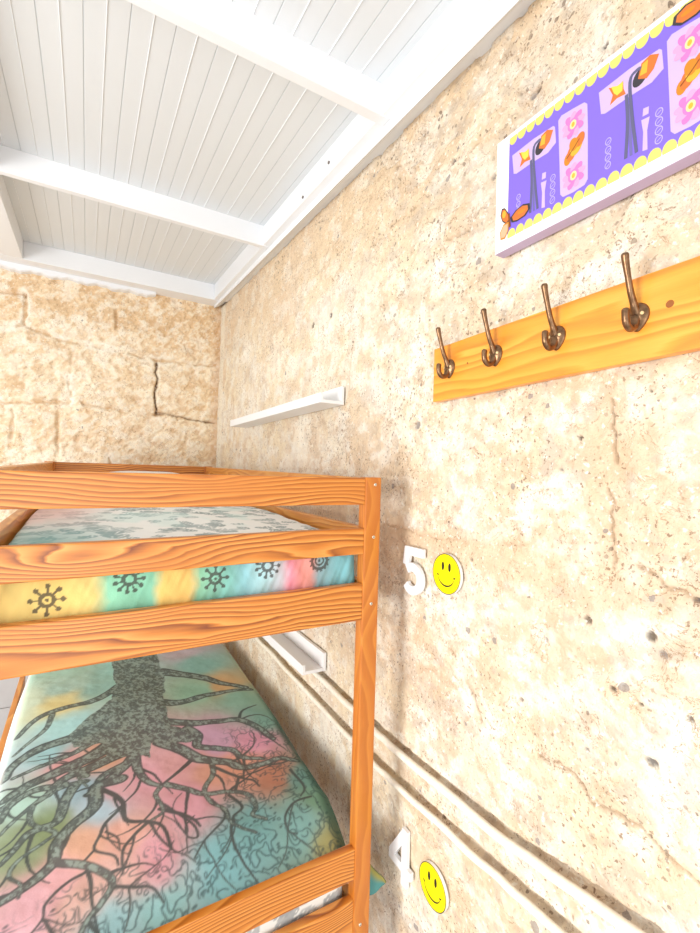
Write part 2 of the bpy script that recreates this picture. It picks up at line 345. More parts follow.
PINE_L, PINE_M, PINE_D = s8(232, 166, 84), s8(206, 124, 44), s8(124, 58, 16)
W_X = wood('pine_along_x', 'x', PINE_L, PINE_M, PINE_D, ring=84)
W_Y = wood('pine_along_y', 'y', s8(236, 174, 92), s8(216, 138, 56), s8(172, 94, 30), ring=60, dark_amt=0.6)
W_Z = wood('pine_along_z', 'z', s8(214, 138, 54), s8(198, 116, 40), s8(166, 88, 26), ring=80, dark_amt=0.35)
W_RACK = wood('pine_rack', 'y', s8(248, 180, 76), s8(240, 156, 50), s8(208, 112, 34), ring=34, dark_amt=0.7)
WHITE = plain('white_paint', s8(238, 240, 243), 0.45, bump=0.08, bscale=30)
WHITE2 = plain('white_laminate', s8(240, 241, 242), 0.4)
GREYW = plain('off_white_trim', s8(240, 240, 240), 0.5)
PIPEM = plain('painted_pipe', s8(250, 242, 226), 0.5, bump=0.4, bscale=60, var=0.12)
STEEL = plain('zinc_screw', s8(215, 215, 205), 0.35, metal=0.8)
RUST = plain('rusty_screw', s8(120, 110, 105), 0.6, metal=0.3)
BRONZE = plain('antique_bronze', s8(134, 102, 74), 0.30, metal=0.85, bump=0.12, bscale=120, var=0.4)
BRASS = plain('brass_screw', s8(225, 200, 150), 0.35, metal=0.7)
YELLOW = plain('yellow_disc', s8(255, 236, 0), 0.4)
BLACK = plain('black_print', s8(28, 26, 24), 0.6)
STONE = stone('coral_stone')
STONE2 = stone('dressed_stone', 0.35, 0.5)
FABRIC = attr_mat('printed_cotton', 0.9, weave=0.25)
FABRIC2 = attr_mat('printed_cotton_sheet', 0.9, weave=0.2)

# ------------------------------------------------------------------ dimensions
WX = 0.82          # plane of the right wall
WY = 3.37          # plane of the back wall
def SOF(y): return 2.716 + 0.05*(y-1.142)      # underside of the joists (roof slopes)
def PAN(y): return 2.811 + 0.055*(y-1.142)     # underside of the panels
PIPE1 = [(3.36,0.885),(2.6,0.866),(1.9,0.852),(1.573,0.846),(1.216,0.836),(1.07,0.836),(0.689,0.855),(0.454,0.888),(0.1,0.93)]
PIPE2 = [(3.36,0.78),(2.6,0.762),(2.095,0.752),(1.6,0.741),(1.214,0.734),(1.066,0.739),(0.758,0.759),(0.576,0.773),(0.1,0.81)]

# ------------------------------------------------------------------ walls
def blend(c, col, m):
    return c*(1-m[..., None]) + np.array(s8(*col))*m[..., None]

def build_wall_right():
    ys = np.concatenate([np.arange(-0.30, 0.2, 0.01), np.arange(0.2, 1.7, 0.0038), np.arange(1.7, WY+0.04, 0.0075)]); zs = np.concatenate([np.arange(0.0, 0.4, 0.015), np.arange(0.4, 2.72, 0.0042), np.arange(2.72, 2.96, 0.01)])
    V, Zz = np.meshgrid(ys, zs)
    d = np.zeros_like(V)
    big = fbm(V/0.45, Zz/0.45, 11, 3); med = fbm(V/0.10, Zz/0.10, 21, 4); fine = fbm(V/0.025, Zz/0.025, 31, 3)
    d += 0.010*np.clip(big-0.3, 0, 1) + 0.010*np.abs(med-0.5)*2*0.6 + 0.004*fine
    c = np.empty(V.shape+(3,)); c[:] = s8(248, 233, 207)
    c = blend(c, (255, 246, 230), sstep(0.48, 0.62, fbm(V/0.28, Zz/0.28, 41, 4)))
    c = blend(c, (238, 214, 188), 0.6*sstep(0.54, 0.66, fbm(V/0.22, Zz/0.22, 51, 5)))
    c = blend(c, (226, 202, 176), 0.55*sstep(0.57, 0.68, fbm(V/0.06, Zz/0.06, 61, 4)))
    c = blend(c, (255, 250, 240), 0.7*sstep(0.53, 0.64, fbm(V/0.075, Zz/0.06, 71, 4)))
    c = blend(c, (222, 212, 204), 0.35*sstep(0.60, 0.70, fbm(V/0.12+V*0, Zz/0.10, 81, 4)))
    for (y, z, r) in TAN:
        w = np.exp(-((V-y)**2+(Zz-z)**2)/(2*(r*0.8)**2))*(0.5+fbm(V/0.05, Zz/0.05, 91, 3))
        c = blend(c, (236, 208, 180), 0.75*np.clip(w, 0, 1))
    # upper wall near the roof: sandy, bare
    up = sstep(2.30, 2.62, Zz+0.25*(fbm(V/0.3, Zz/0.3, 95, 3)-0.5))
    c = blend(c, (238, 212, 180), 0.7*up)
    # rough torn plaster patches high on the wall
    tear = sstep(0.53, 0.56, fbm(V/0.16+Zz/0.3, Zz/0.09, 101, 4))*sstep(1.95, 2.2, Zz)*sstep(1.5, 1.2, V)
    c = blend(c, (232, 220, 204), 0.6*tear); d += 0.007*tear
    edge = np.exp(-((fbm(V/0.16+Zz/0.3, Zz/0.09, 101, 4)-0.545)/0.006)**2)*sstep(1.95, 2.2, Zz)
    c = blend(c, (176, 150, 124), 0.45*edge*(fine > 0.5)); d += 0.004*edge
    m2 = fbm(V/0.075, Zz/0.060, 172, 5, 0.62)
    c = blend(c, (226, 202, 172), 0.42*sstep(0.47, 0.60, m2)*(0.45+0.55*sstep(1.7, 0.9, V)))
    c = blend(c, (255, 251, 242), 0.40*sstep(0.47, 0.39, m2))
    mot = fbm(V/0.035, Zz/0.030, 161, 4, 0.6); big2 = fbm(V/0.35, Zz/0.35, 166, 2)
    c = blend(c, (212, 186, 156), 0.50*sstep(0.54, 0.62, mot)*sstep(0.35, 0.55, big2)*(0.35+0.65*sstep(1.6, 0.9, V)))
    c = blend(c, (192, 180, 170), 0.38*sstep(0.60, 0.66, fbm(V/0.05, Zz/0.04, 168, 4, 0.6))*(0.3+0.7*sstep(1.6, 0.9, V)))
    gap = sstep(-0.006, 0.004, Zz-(SOF(V)+0.010)+0.016*(fbm(V/0.05, Zz/0.2, 169, 3)-0.5))
    d += 0.03*gap; c = blend(c, (120, 98, 78), 0.8*gap)  # recess where wall meets trim, its shade painted dark
    band = sstep(0.045, 0.025, np.abs(Zz-1.452-0.02*(big-0.5)+0.02*(med-0.5)))*sstep(0.55, 0.68, V)*sstep(1.25, 1.12, V)
    c = blend(c, (232, 206, 176), 0.8*band)
    vb = sstep(0.045, 0.02, np.abs(V-0.49+0.03*(med-0.5)))*sstep(1.42, 1.5, Zz)*sstep(1.85, 1.78, Zz)
    c = blend(c, (228, 200, 170), 0.6*vb); d += 0.004*vb
    # white plaster along the corner
    cor = sstep(3.25, 3.30, V+0.03*(med-0.5)); c = blend(c, (255, 248, 232), 0.8*cor)
    # cracks and open joints
    wob_v = V+0.020*(fbm(V/0.02, Zz/0.02, 111, 3)-0.5); wob_z = Zz+0.020*(fbm(V/0.03, Zz/0.03, 121, 3)-0.5)
    for i, cr in enumerate(CRACKS):
        if i == 11: continue
        D = seg_dist(wob_v, wob_z, cr)
        D = D/(0.35+1.3*fbm(V/0.014, Zz/0.014, 141+i, 2)); ln = 1-sstep(0.0010, 0.0036, D)
        ln *= 1.0 if i in (0, 1, 2, 3) else sstep(0.32, 0.5, fbm(V/0.05, Zz/0.05, 131+i, 2))
        k = 0.30 if i in (10, 9) else 0.62
        c = blend(c, (112, 88, 66), k*ln); d += 0.010*ln*k
        c = blend(c, (226, 194, 160), 0.35*(1-sstep(0.0, 0.03, D)))
    for i, (y, z, r) in enumerate(PEBBLES):
        rr = r*(0.65+0.8*fbm(V/0.012, Zz/0.012, 151+i, 2))
        m = 1-sstep(0.75, 1.05, np.hypot(V-y, (Zz-z)*1.15)/rr)
        c = blend(c, ((104, 98, 98), (92, 76, 62), (150, 142, 140))[i % 3], 0.85*m); d += 0.006*m
    # rough channels added along the two pipes, shade above each pipe painted in
    for P in (PIPE1, PIPE2):
        zc = np.interp(V, [p[0] for p in P][::-1], [p[1] for p in P][::-1])
        h = Zz-zc+0.008*(fbm(V/0.04, Zz/0.5, 171, 3)-0.5)
        ch = sstep(-0.014, -0.004, h)*(1-sstep(0.015, 0.024, h))
        d += 0.024*ch; c = blend(c, (178, 150, 122), 0.8*ch*sstep(0.0, 0.010, h))
    c *= np.array([0.95, 0.935, 0.895])
    me = grid_mesh('wall_right', WX+d, V, Zz, c)
    me.flip_normals()
    tag(link('wall_right', me, STONE), kind='structure')
build_wall_right()

def build_wall_back():
    xs = np.concatenate([np.arange(-2.8, -0.62, 0.03), np.arange(-0.62, WX+0.045, 0.0055)]); zs = np.arange(0.0, 2.96, 0.0055)
    U, Zz = np.meshgrid(xs, zs)
    wu = U+0.03*(fbm(U/0.05, Zz/0.05, 211, 3)-0.5); wz = Zz+0.03*(fbm(U/0.05, Zz/0.05, 221, 3)-0.5)
    big = fbm(U/0.22, Zz/0.22, 231, 3); med = fbm(U/0.05+0.5*Zz/0.05, Zz/0.05, 241, 4, 0.6); fine = fbm(U/0.016, Zz/0.016, 251, 3)
    d = 0.030*np.clip(big-0.25, 0, 1) + 0.016*np.abs(med-0.5) + 0.002*fine
    c = np.empty(U.shape+(3,)); c[:] = s8(246, 226, 194)
    c = blend(c, (255, 240, 212), sstep(0.46, 0.6, fbm(U/0.2, Zz/0.2, 261, 4)))
    c = blend(c, (236, 206, 164), 0.6*sstep(0.48, 0.68, fbm(U/0.14, Zz/0.14, 271, 5)))
    c = blend(c, (232, 198, 154), 0.7*sstep(2.42, 2.6, Zz+0.2*(big-0.5)))
    streak = fbm((U+0.8*Zz)/0.050, (Zz-0.8*U)/0.028, 245, 4, 0.6)
    c = blend(c, (212, 176, 136), 0.40*sstep(0.56, 0.68, streak)); c = blend(c, (255, 248, 230), 0.5*sstep(0.48, 0.38, streak)); d += 0.012*np.clip(streak-0.45, 0, 1)*2
    c = blend(c, (214, 176, 134), 0.35*sstep(0.54, 0.66, med))
    c = blend(c, (255, 248, 232), 0.5*sstep(0.55, 0.64, fbm(U/0.045, Zz/0.045, 281, 4)))
    for i, j in enumerate(JOINTS):
        D = seg_dist(wu, wz, j)
        deep = i in (3,)
        ln = 1-sstep(0.004, 0.016, D)
        k = 1.0 if deep else 0.55
        nz = sstep(0.3, 0.55, fbm(U/0.07, Zz/0.07, 291+i, 2))
        if not deep: ln = ln*nz
        d += (0.030 if deep else 0.016)*ln
        c = blend(c, (120, 92, 66) if deep else (196, 158, 116), k*(1-sstep(0.002, 0.009, D))*(1 if deep else nz))
        if i in (0, 4, 6, 1):   # chalky repointing beside some joints
            c = blend(c, (255, 250, 236), 0.7*(1-sstep(0.012, 0.045, D))*(1-ln)*sstep(0.4, 0.6, fbm(U/0.1, Zz/0.1, 311+i, 2)))
    D = seg_dist(wu, wz, [(0.40, 2.02), (0.80, 1.98)])
    c = blend(c, (130, 100, 74), 0.7*(1-sstep(0.002, 0.008, D))); d += 0.015*(1-sstep(0.004, 0.012, D))
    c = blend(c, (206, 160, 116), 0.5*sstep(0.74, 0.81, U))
    me = grid_mesh('wall_back', U, WY+d, Zz, c)
    tag(link('wall_back', me, STONE2), kind='structure')
build_wall_back()

# floor: pale square tiles
def build_floor():
    m, nt, b = new_mat('pale_floor_tile')
    tc = nt.nodes.new('ShaderNodeTexCoord'); br = nt.nodes.new('ShaderNodeTexBrick')
    br.offset = 0; br.inputs['Scale'].default_value = 1.0; br.inputs['Brick Width'].default_value = 0.4; br.inputs['Row Height'].default_value = 0.4
    br.inputs['Mortar Size'].default_value = 0.004
    br.inputs['Color1'].default_value = (*s8(196, 194, 192), 1); br.inputs['Color2'].default_value = (*s8(188, 186, 184), 1); br.inputs['Mortar'].default_value = (*s8(165, 160, 155), 1)
    nt.links.new(tc.outputs['Object'], br.inputs['Vector']); nt.links.new(br.outputs['Color'], b.inputs['Base Color']); b.inputs['Roughness'].default_value = 0.35
    tag(box_obj('floor', -6.0, WX+0.05, -6.0, WY+0.05, -0.06, 0.0, m, None, 0), kind='structure')
    bm = bmesh.new()
    box(bm, -2.8, -0.20, WY-0.022, WY+0.03, 0.0, 0.20, 0.002); box(bm, -2.8, -0.20, WY-0.018, WY+0.03, 0.203, 0.40, 0.002); box(bm, -2.8, -0.20, WY-0.028, WY+0.03, 0.402, 0.43, 0.004)
    tag(from_bm('baseboard_back', bm, plain('grey_skirting', s8(205, 203, 202), 0.4, var=0.08, bscale=6)), kind='structure')
build_floor()

# ceiling: ribbed sandwich panel, joists and edge timbers
def build_ceiling():
    m, nt, b = new_mat('ribbed_roof_panel')
    a = nt.nodes.new('ShaderNodeAttribute'); a.attribute_name = 'col'
    nt.links.new(a.outputs['Color'], b.inputs['Base Color']); b.inputs['Roughness'].default_value = 0.5
    P = 0.108; xs = []; dz = []; tone = []
    x = -2.8
    while x < WX+0.02:
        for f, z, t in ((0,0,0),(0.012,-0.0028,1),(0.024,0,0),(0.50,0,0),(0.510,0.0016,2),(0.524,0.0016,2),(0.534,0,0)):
            xs.append(x+f*P); dz.append(z); tone.append(t)
        x += P
    xs = np.array(xs); dz = np.array(dz); tone = np.array(tone)
    ys = np.array([-1.5, -0.2, 0.5, 1.14, 1.7, 2.2, 2.7, 3.23, 3.45])
    X, Y = np.meshgrid(xs, ys)
    Z = PAN(Y)+dz[None, :]
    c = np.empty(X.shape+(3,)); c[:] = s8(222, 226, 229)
    c[:, tone == 1] = s8(252, 253, 254); c[:, tone == 2] = s8(202, 207, 210)  # rib highlights and groove shade painted into the panel colour
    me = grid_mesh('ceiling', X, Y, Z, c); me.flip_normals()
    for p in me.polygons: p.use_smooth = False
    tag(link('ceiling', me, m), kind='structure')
    def beam_x(n, y, w, x0, x1, drop=0.0):
        bm = bmesh.new()
        hexa(bm, [(x0,y,SOF(y)-drop),(x1,y,SOF(y)-drop),(x1,y+w,SOF(y+w)-drop),(x0,y+w,SOF(y+w)-drop),
                  (x0,y,PAN(y)+.03),(x1,y,PAN(y)+.03),(x1,y+w,PAN(y+w)+.03),(x0,y+w,PAN(y+w)+.03)], 0.0025)
        return tag(from_bm(n, bm, WHITE), kind='structure')
    beam_x('trim_1', 1.142, 0.036, -2.8, 0.762); beam_x('trim_2', 2.207, 0.032, -2.8, 0.758)
    beam_x('trim_3', 3.23, 0.17, -2.8, 0.79)
    beam_x('trim_7', 0.08, 0.036, -2.8, 0.762)
    def beam_y(n, x0, x1, y0, y1, lo, hi):
        bm = bmesh.new()
        hexa(bm, [(x0,y0,lo(y0)),(x1,y0,lo(y0)),(x1,y1,lo(y1)),(x0,y1,lo(y1)),(x0,y0,hi(y0)),(x1,y0,hi(y0)),(x1,y1,hi(y1)),(x0,y1,hi(y1))], 0.0025)
        return tag(from_bm(n, bm, WHITE), kind='structure')
    yb = beam_y('trim_4', 0.735, 0.85, -1.5, 3.228, lambda y: SOF(y)+0.003, lambda y: PAN(y)+0.03)
    beam_y('trim_5', -0.46, -0.352, -1.5, 3.228, lambda y: SOF(y)+0.001, lambda y: PAN(y)+0.03)
    bm = bmesh.new()
    def lo6(y): return SOF(y)-0.046+0.024*max(0, (y-2.2))/1.1
    y0, y1 = -1.5, 3.36
    hexa(bm, [(0.766,y0,lo6(y0)),(0.845,y0,lo6(y0)+0.086),(0.845,y1,lo6(y1)+0.050),(0.766,y1,lo6(y1)),
              (0.766,y0,SOF(y0)+0.002),(0.845,y0,SOF(y0)+0.08),(0.845,y1,SOF(y1)+0.08),(0.766,y1,SOF(y1)+0.002)], 0.002)
    tag(from_bm('trim_6', bm, WHITE), kind='structure')
    # plaster lip over the left part of the back wall
    bm = bmesh.new()
    xs = np.linspace(-1.2, 0.375, 60)
    prev = None
    for x in xs:
        lo = 2.792+0.012*(x+0.4)+0.006*math.sin(x*37)+0.004*math.sin(x*91)
        r = [bm.verts.new(p) for p in ((x,3.335,2.835),(x,3.335,lo+0.006),(x,3.345,lo),(x,3.40,lo),(x,3.40,2.835))]
        if prev:
            for k in range(5): bm.faces.new((prev[k], prev[(k+1)%5], r[(k+1)%5], r[k]))
        else: bm.faces.new(r)
        prev = r
    bm.faces.new(prev)
    tag(from_bm('trim_8', bm, WHITE), kind='structure')
    # nail heads left in the edge timber
    def nail(x, y, z, ax, par):
        bm = bmesh.new(); q = Vector((x, y, z))
        tube(bm, [q, q+Vector(ax)*0.004], 0.0055, 10)
        return from_bm('nail_head', bm, RUST, par)
    nail(0.735, 1.49, 2.775, (-1,0,0), yb); nail(0.735, 1.72, 2.765, (-1,0,0), yb)
build_ceiling()

# ------------------------------------------------------------------ bunk bed
YF = 1.05
bed = empty('bunk_bed', (0.25, 2.03, 0), 'orange pine bunk bed with slatted end rails standing in the stone corner', 'bunk bed')
def topz(y): return 1.632 + (1.66-1.632)*(y-1.05)/1.97
def screw(par, x, y, z, r=0.0045, ax=(0,-1,0), mat=STEEL):
    bm = bmesh.new(); p = Vector((x, y, z)); a = Vector(ax)
    tube(bm, [p-a*0.004, p+a*0.0012, p+a*0.002], [r, r, r*0.75], 14)
    tube(bm, [p+a*0.0021, p+a*0.0022], [r*0.45, r*0.4], 6, mi=1)
    o = from_bm('screw', bm, [mat, RUST], par); return o
post_nr = box_obj('post', 0.657, 0.708, YF, YF+0.034, 0, 1.632, W_Z, bed, 0.004)
for x, z in ((0.688,1.612),(0.687,1.469),(0.685,1.288),(0.679,0.431)): screw(post_nr, x, YF, z, 0.0042)
box_obj('post', -0.195, -0.145, YF, YF+0.034, 0, 1.632, W_Z, bed, 0.004)
box_obj('post', 0.657, 0.708, 2.992, 3.026, 0, 1.66, W_Z, bed, 0.004)
box_obj('post', -0.195, -0.145, 2.992, 3.026, 0, 1.66, W_Z, bed, 0.004)
def rail_x(name, y0, y1, z0, z1, dz_left=0.0):
    bm = bmesh.new()
    x0, x1 = -0.146, 0.658
    hexa(bm, [(x0,y0,z0+dz_left),(x1,y0,z0),(x1,y1,z0),(x0,y1,z0+dz_left),(x0,y0,z1+dz_left),(x1,y0,z1),(x1,y1,z1),(x0,y1,z1+dz_left)], 0.0035)
    return from_bm(name, bm, W_X, bed)
rail_x('guard_rail', YF+0.002, YF+0.026, 1.557, 1.630, -0.002)
rail_x('guard_rail', YF+0.002, YF+0.026, 1.424, 1.494, -0.008)
rail_x('bed_end_board', YF+0.002, YF+0.028, 1.246, 1.344, -0.006)
rail_x('lower_end_rail', YF+0.002, YF+0.026, 0.555, 0.638)
rail_x('lower_end_board', YF+0.002, YF+0.026, 0.395, 0.502)
for z0, z1 in ((1.587,1.658),(1.455,1.525),(1.27,1.365),(0.56,0.64),(0.395,0.502)):
    rail_x('head_rail', 3.000, 3.024, z0, z1)
def rail_y(name, x0, x1, z0, z1, s=0.014):
    y0, y1 = YF+0.0345, 2.9915
    bm = bmesh.new()
    hexa(bm, [(x0,y0,z0),(x1,y0,z0),(x1,y1,z0+s),(x0,y1,z0+s),(x0,y0,z1),(x1,y0,z1),(x1,y1,z1+s),(x0,y1,z1+s)], 0.003)
    return from_bm(name, bm, W_Y, bed)
for xa, xb in ((0.665, 0.689), (-0.178, -0.154)):
    rail_y('side_rail', xa, xb, 1.557, 1.630, 0.026)
    rail_y('side_rail', xa, xb, 1.415, 1.492, 0.02)
    rail_y('side_board', xa, xb, 1.246, 1.344, 0.01)
    rail_y('lower_side_board', xa, xb, 0.395, 0.47, 0.0)
rail_y('outer_side_strip', -0.262, -0.240, 0.42, 0.52, 0.0)
for z in (1.285, 0.400):
    for k in range(11):
        y = 1.12+k*0.18
        box_obj('slat', -0.153, 0.664, y, y+0.07, z, z+0.016, W_X, bed, 0.002)

# ------------------------------------------------------------------ mattresses and bedding
def dome_box(name, x0, x1, y0, y1, z0, z1, r, res, colfun, mat, label, cat, nfront=None):
    """rounded cushion: front, top and back wrapped by one grid plus side cheeks; colfun(x, s, y, z)"""
    # profile in (y,z): from bottom front up, over the top, down the back
    prof = [(y0+r*0.6, z0), (y0+r*0.2, z0+r*0.15), (y0, z0+r*0.6)]
    nz = max(3, int((z1-z0-1.2*r)/res))
    prof += [(y0, z0+r*0.6+(z1-z0-1.2*r)*k/nz) for k in range(1, nz+1)]
    prof += [(y0+r*(1-math.cos(a))*0.9, z1-r*0.6+r*0.6*math.sin(a)) for a in np.linspace(0.2, PI/2, 6)]
    ny = max(8, int((y1-y0-2*r)/max(res*2, 0.012)))
    prof += [(y0+r*0.9+(y1-y0-1.8*r)*k/ny, z1) for k in range(1, ny)]
    prof += [(y1-r*0.9*(1-math.sin(a)), z1-r*0.6+r*0.6*math.cos(a)) for a in np.linspace(0, PI/2, 6)]
    prof += [(y1, z0+r*0.6), (y1-r*0.2, z0+r*0.15), (y1-r*0.6, z0)]
    prof = np.array(prof)
    nx = int((x1-x0)/res)
    t = np.linspace(0, 1, nx+1); xs = x0+(x1-x0)*t
    # edge rounding: shrink the profile at the two ends
    e = np.minimum(xs-x0, x1-xs); k = np.where(e < r, 1-np.sqrt(np.clip(1-(1-e/r)**2, 0, 1)), 0)
    yc, zc = (y0+y1)/2, (z0+z1)/2
    X = np.repeat(xs[None, :], len(prof), 0)
    Yg = np.repeat(prof[:, :1], nx+1, 1); Zg = np.repeat(prof[:, 1:], nx+1, 1)
    Yg = Yg + np.sign(yc-Yg)*np.minimum(np.abs(yc-Yg), r*0.8)*k[None, :]
    Zg = Zg + np.sign(zc-Zg)*np.minimum(np.abs(zc-Zg), r*0.8)*k[None, :]
    c, dy = colfun(X, Yg, Zg)
    me = grid_mesh(name, X, Yg+dy, Zg, c)
    bm = bmesh.new(); bm.from_mesh(me)
    bmesh.ops.holes_fill(bm, edges=[ed for ed in bm.edges if ed.is_boundary], sides=0)
    bmesh.ops.recalc_face_normals(bm, faces=bm.faces)
    bm.to_mesh(me); bm.free()
    o = link(name, me, mat); return tag(o, label, cat)

def leaf_print(U, V, seed, bg=(238, 240, 236), fg=(150, 164, 166), n=260, rngx=(-0.2, 0.75), rngy=(1.0, 3.0), size=0.06):
    r = np.random.default_rng(seed)
    cov = np.zeros(U.shape)
    for i in range(n):
        cx, cy = r.uniform(*rngx), r.uniform(*rngy); a = r.uniform(0, PI); L = size*r.uniform(0.6, 1.1)
        for sgn in (0, 1):
            a2 = a+sgn*r.uniform(0.6, 1.1)
            du = (U-cx)*math.cos(a2)+(V-cy)*math.sin(a2); dv = -(U-cx)*math.sin(a2)+(V-cy)*math.cos(a2)
            t = du/L
            w = 0.26*L*np.sin(PI*np.clip(t, 0, 1))
            inside = (t > 0) & (t < 1) & (np.abs(dv) < w) & (np.abs(dv) > 0.0018)
            cov = np.maximum(cov, inside*r.uniform(0.5, 1.0))
    c = np.empty(U.shape+(3,)); c[:] = s8(*bg)
    return blend(c, fg, cov)

# upper mattress in its patterned fitted sheet
def sheet_cols(X, Y, Z):
    stops = [(-0.30,(244,214,112)),(-0.10,(250,222,120)),(-0.03,(250,214,110)),(0.02,(240,214,120)),(0.05,(140,214,176)),(0.135,(130,206,172)),(0.16,(238,200,96)),(0.215,(236,190,92)),(0.235,(140,206,166)),(0.30,(126,200,186)),(0.345,(140,206,216)),(0.395,(170,214,220)),(0.44,(196,190,200)),(0.465,(236,140,160)),(0.50,(238,150,140)),(0.525,(226,150,140)),(0.545,(140,176,184)),(0.60,(120,190,200)),(0.70,(110,190,200))]
    xs = [s[0] for s in stops]; w = X+0.02*(fbm(X/0.04, Z/0.03+Y/0.03, 401, 3)-0.5)
    c = np.stack([np.interp(w, xs, [lin(np.array(s[1][k])/255.0) for s in stops]) for k in range(3)], -1)
    c = c*(0.85+0.3*fbm(X/0.03, Z/0.05+Y/0.05, 411, 3))[..., None]
    c = c*0.85+0.15*c.mean(-1, keepdims=True)
    front = Y < 1.16
    for i, (mx, mz) in enumerate(((-0.057,1.372),(0.09,1.400),(0.272,1.386),(0.400,1.405),(0.544,1.408))):
        U = X-mx; V = Z-mz; R = np.hypot(U, V); A = np.arctan2(V, U)
        if i == 4:
            m = (np.abs(R-0.022) < 0.004) | (np.abs(R-0.012) < 0.0025) | (R < 0.004) | ((R > 0.022) & (R < 0.030) & (np.cos(A*14) > 0.2))
        else:
            n = 8 if i in (0, 2) else 11; R = R*1.15
            sp = np.abs(((A*n/(2*PI)+0.5) % 1)-0.5)*2*PI/n*R
            m = (np.abs(R-0.0135) < 0.0042) | ((R > 0.012) & (R < 0.030) & (sp < 0.0022)) | (np.hypot(R-0.032, sp) < 0.0055)
            if i in (0, 2): m |= (R < 0.004)
        c = blend(c, (72, 70, 66), 0.85*(m & front))
    dy = (0.010*(fbm(X/0.06+Z/0.09, Z/0.2, 421, 3)-0.5)+0.006*(fbm(X/0.02-Z/0.05, Z/0.1, 425, 2)-0.5))*front
    return c, dy
dome_box('mattress', -0.150, 0.663, 1.088, 2.985, 1.303, 1.432, 0.03, 0.0022, sheet_cols, FABRIC2,
         'upper bunk mattress in a yellow, teal and pink patchwork sheet with dark sun motifs', 'mattress')

def low_cols(X, Y, Z):
    c = leaf_print(X, Y*1.0+Z*1.4, 431, fg=(150, 156, 160), n=200, rngx=(-0.2, 0.72), rngy=(1.6, 2.0), size=0.07)
    return c, 0*X
dome_box('mattress', -0.150, 0.652, 1.086, 2.985, 0.418, 0.562, 0.03, 0.005, low_cols, FABRIC2,
         'lower bunk mattress in a white sheet with grey leaf print', 'mattress')

def blanket(name, xl, xr, y0, y1, top, r, drop, res, colfun, mat, label, cat, wrinkle=0.006, seed=500, endround=0.03):
    a0 = xl(1.0)-drop-0.1; a1 = xr(1.0)+drop+0.1
    us = np.arange(0, 1.0001, res/(1.05)); vs = np.arange(y0, y1+1e-6, res)
    U, V = np.meshgrid(us, vs)
    XL = xl(V); XR = xr(V)
    # arc-length coordinate across
    half = r*PI/2+drop
    a = (XL+r-half)+U*((XR-r+half)-(XL+r-half))
    T = top(a, V)+wrinkle*(fbm(a/0.16, V/0.22, seed, 3)-0.5)*2+0.4*wrinkle*(fbm(a/0.05, V/0.05, seed+7, 3)-0.5)*2
    over_r = a-(XR-r); over_l = (XL+r)-a
    X = a.copy(); Z = T.copy()
    for ov, sgn, edge in ((over_r, 1, XR-r), (over_l, -1, XL+r)):
        th = np.clip(ov/r, 0, PI/2); m = ov > 0
        X = np.where(m, edge+sgn*r*np.sin(th), X); Z = np.where(m, T-r*(1-np.cos(th))-np.clip(ov-r*PI/2, 0, 9), Z)
    e0 = np.clip((V-y0)/endround, 0, 1); Z = Z-endround*(1-np.sqrt(1-(1-e0)**2))*0.8
    c = colfun(a, V, us, vs)
    me = grid_mesh(name, X, V, Z, c)
    o = link(name, me, mat); return tag(o, label, cat)

# upper duvet: pale leaf print, blush and sea-green patches to the left
def up_cols(a, V, us, vs):
    c = leaf_print(a, V, 441, bg=(240, 243, 240), fg=(150, 166, 168), n=420, rngy=(1.05, 2.3), size=0.062)
    c = blend(c, (200, 232, 228), 0.4*sstep(0.55, 0.7, fbm(a/0.12, V/0.2, 451, 3)))
    c = blend(c, (236, 196, 190), 0.75*sstep(0.12, -0.08, a)*sstep(1.3, 1.8, V))
    c = blend(c, (130, 190, 190), 0.75*sstep(0.15, -0.08, a)*sstep(1.6, 1.15, V))
    return c
blanket('duvet', lambda y: -0.146+0*y, lambda y: 0.645+0*y, 1.125, 2.70,
        lambda a, y: 1.463+0.02*sstep(1.1, 1.9, y)+0.008*np.cos((a-0.25)*3), 0.018, 0.0, 0.006, up_cols, FABRIC,
        'folded pale duvet with grey leaf print lying on the upper bunk mattress', 'duvet', 0.005, 520, 0.012)

def duv_r(y): return np.interp(y, [1.0, 1.10, 1.30, 1.55, 2.1, 2.7, 3.0], [0.668, 0.672, 0.712, 0.724, 0.752, 0.755, 0.755])
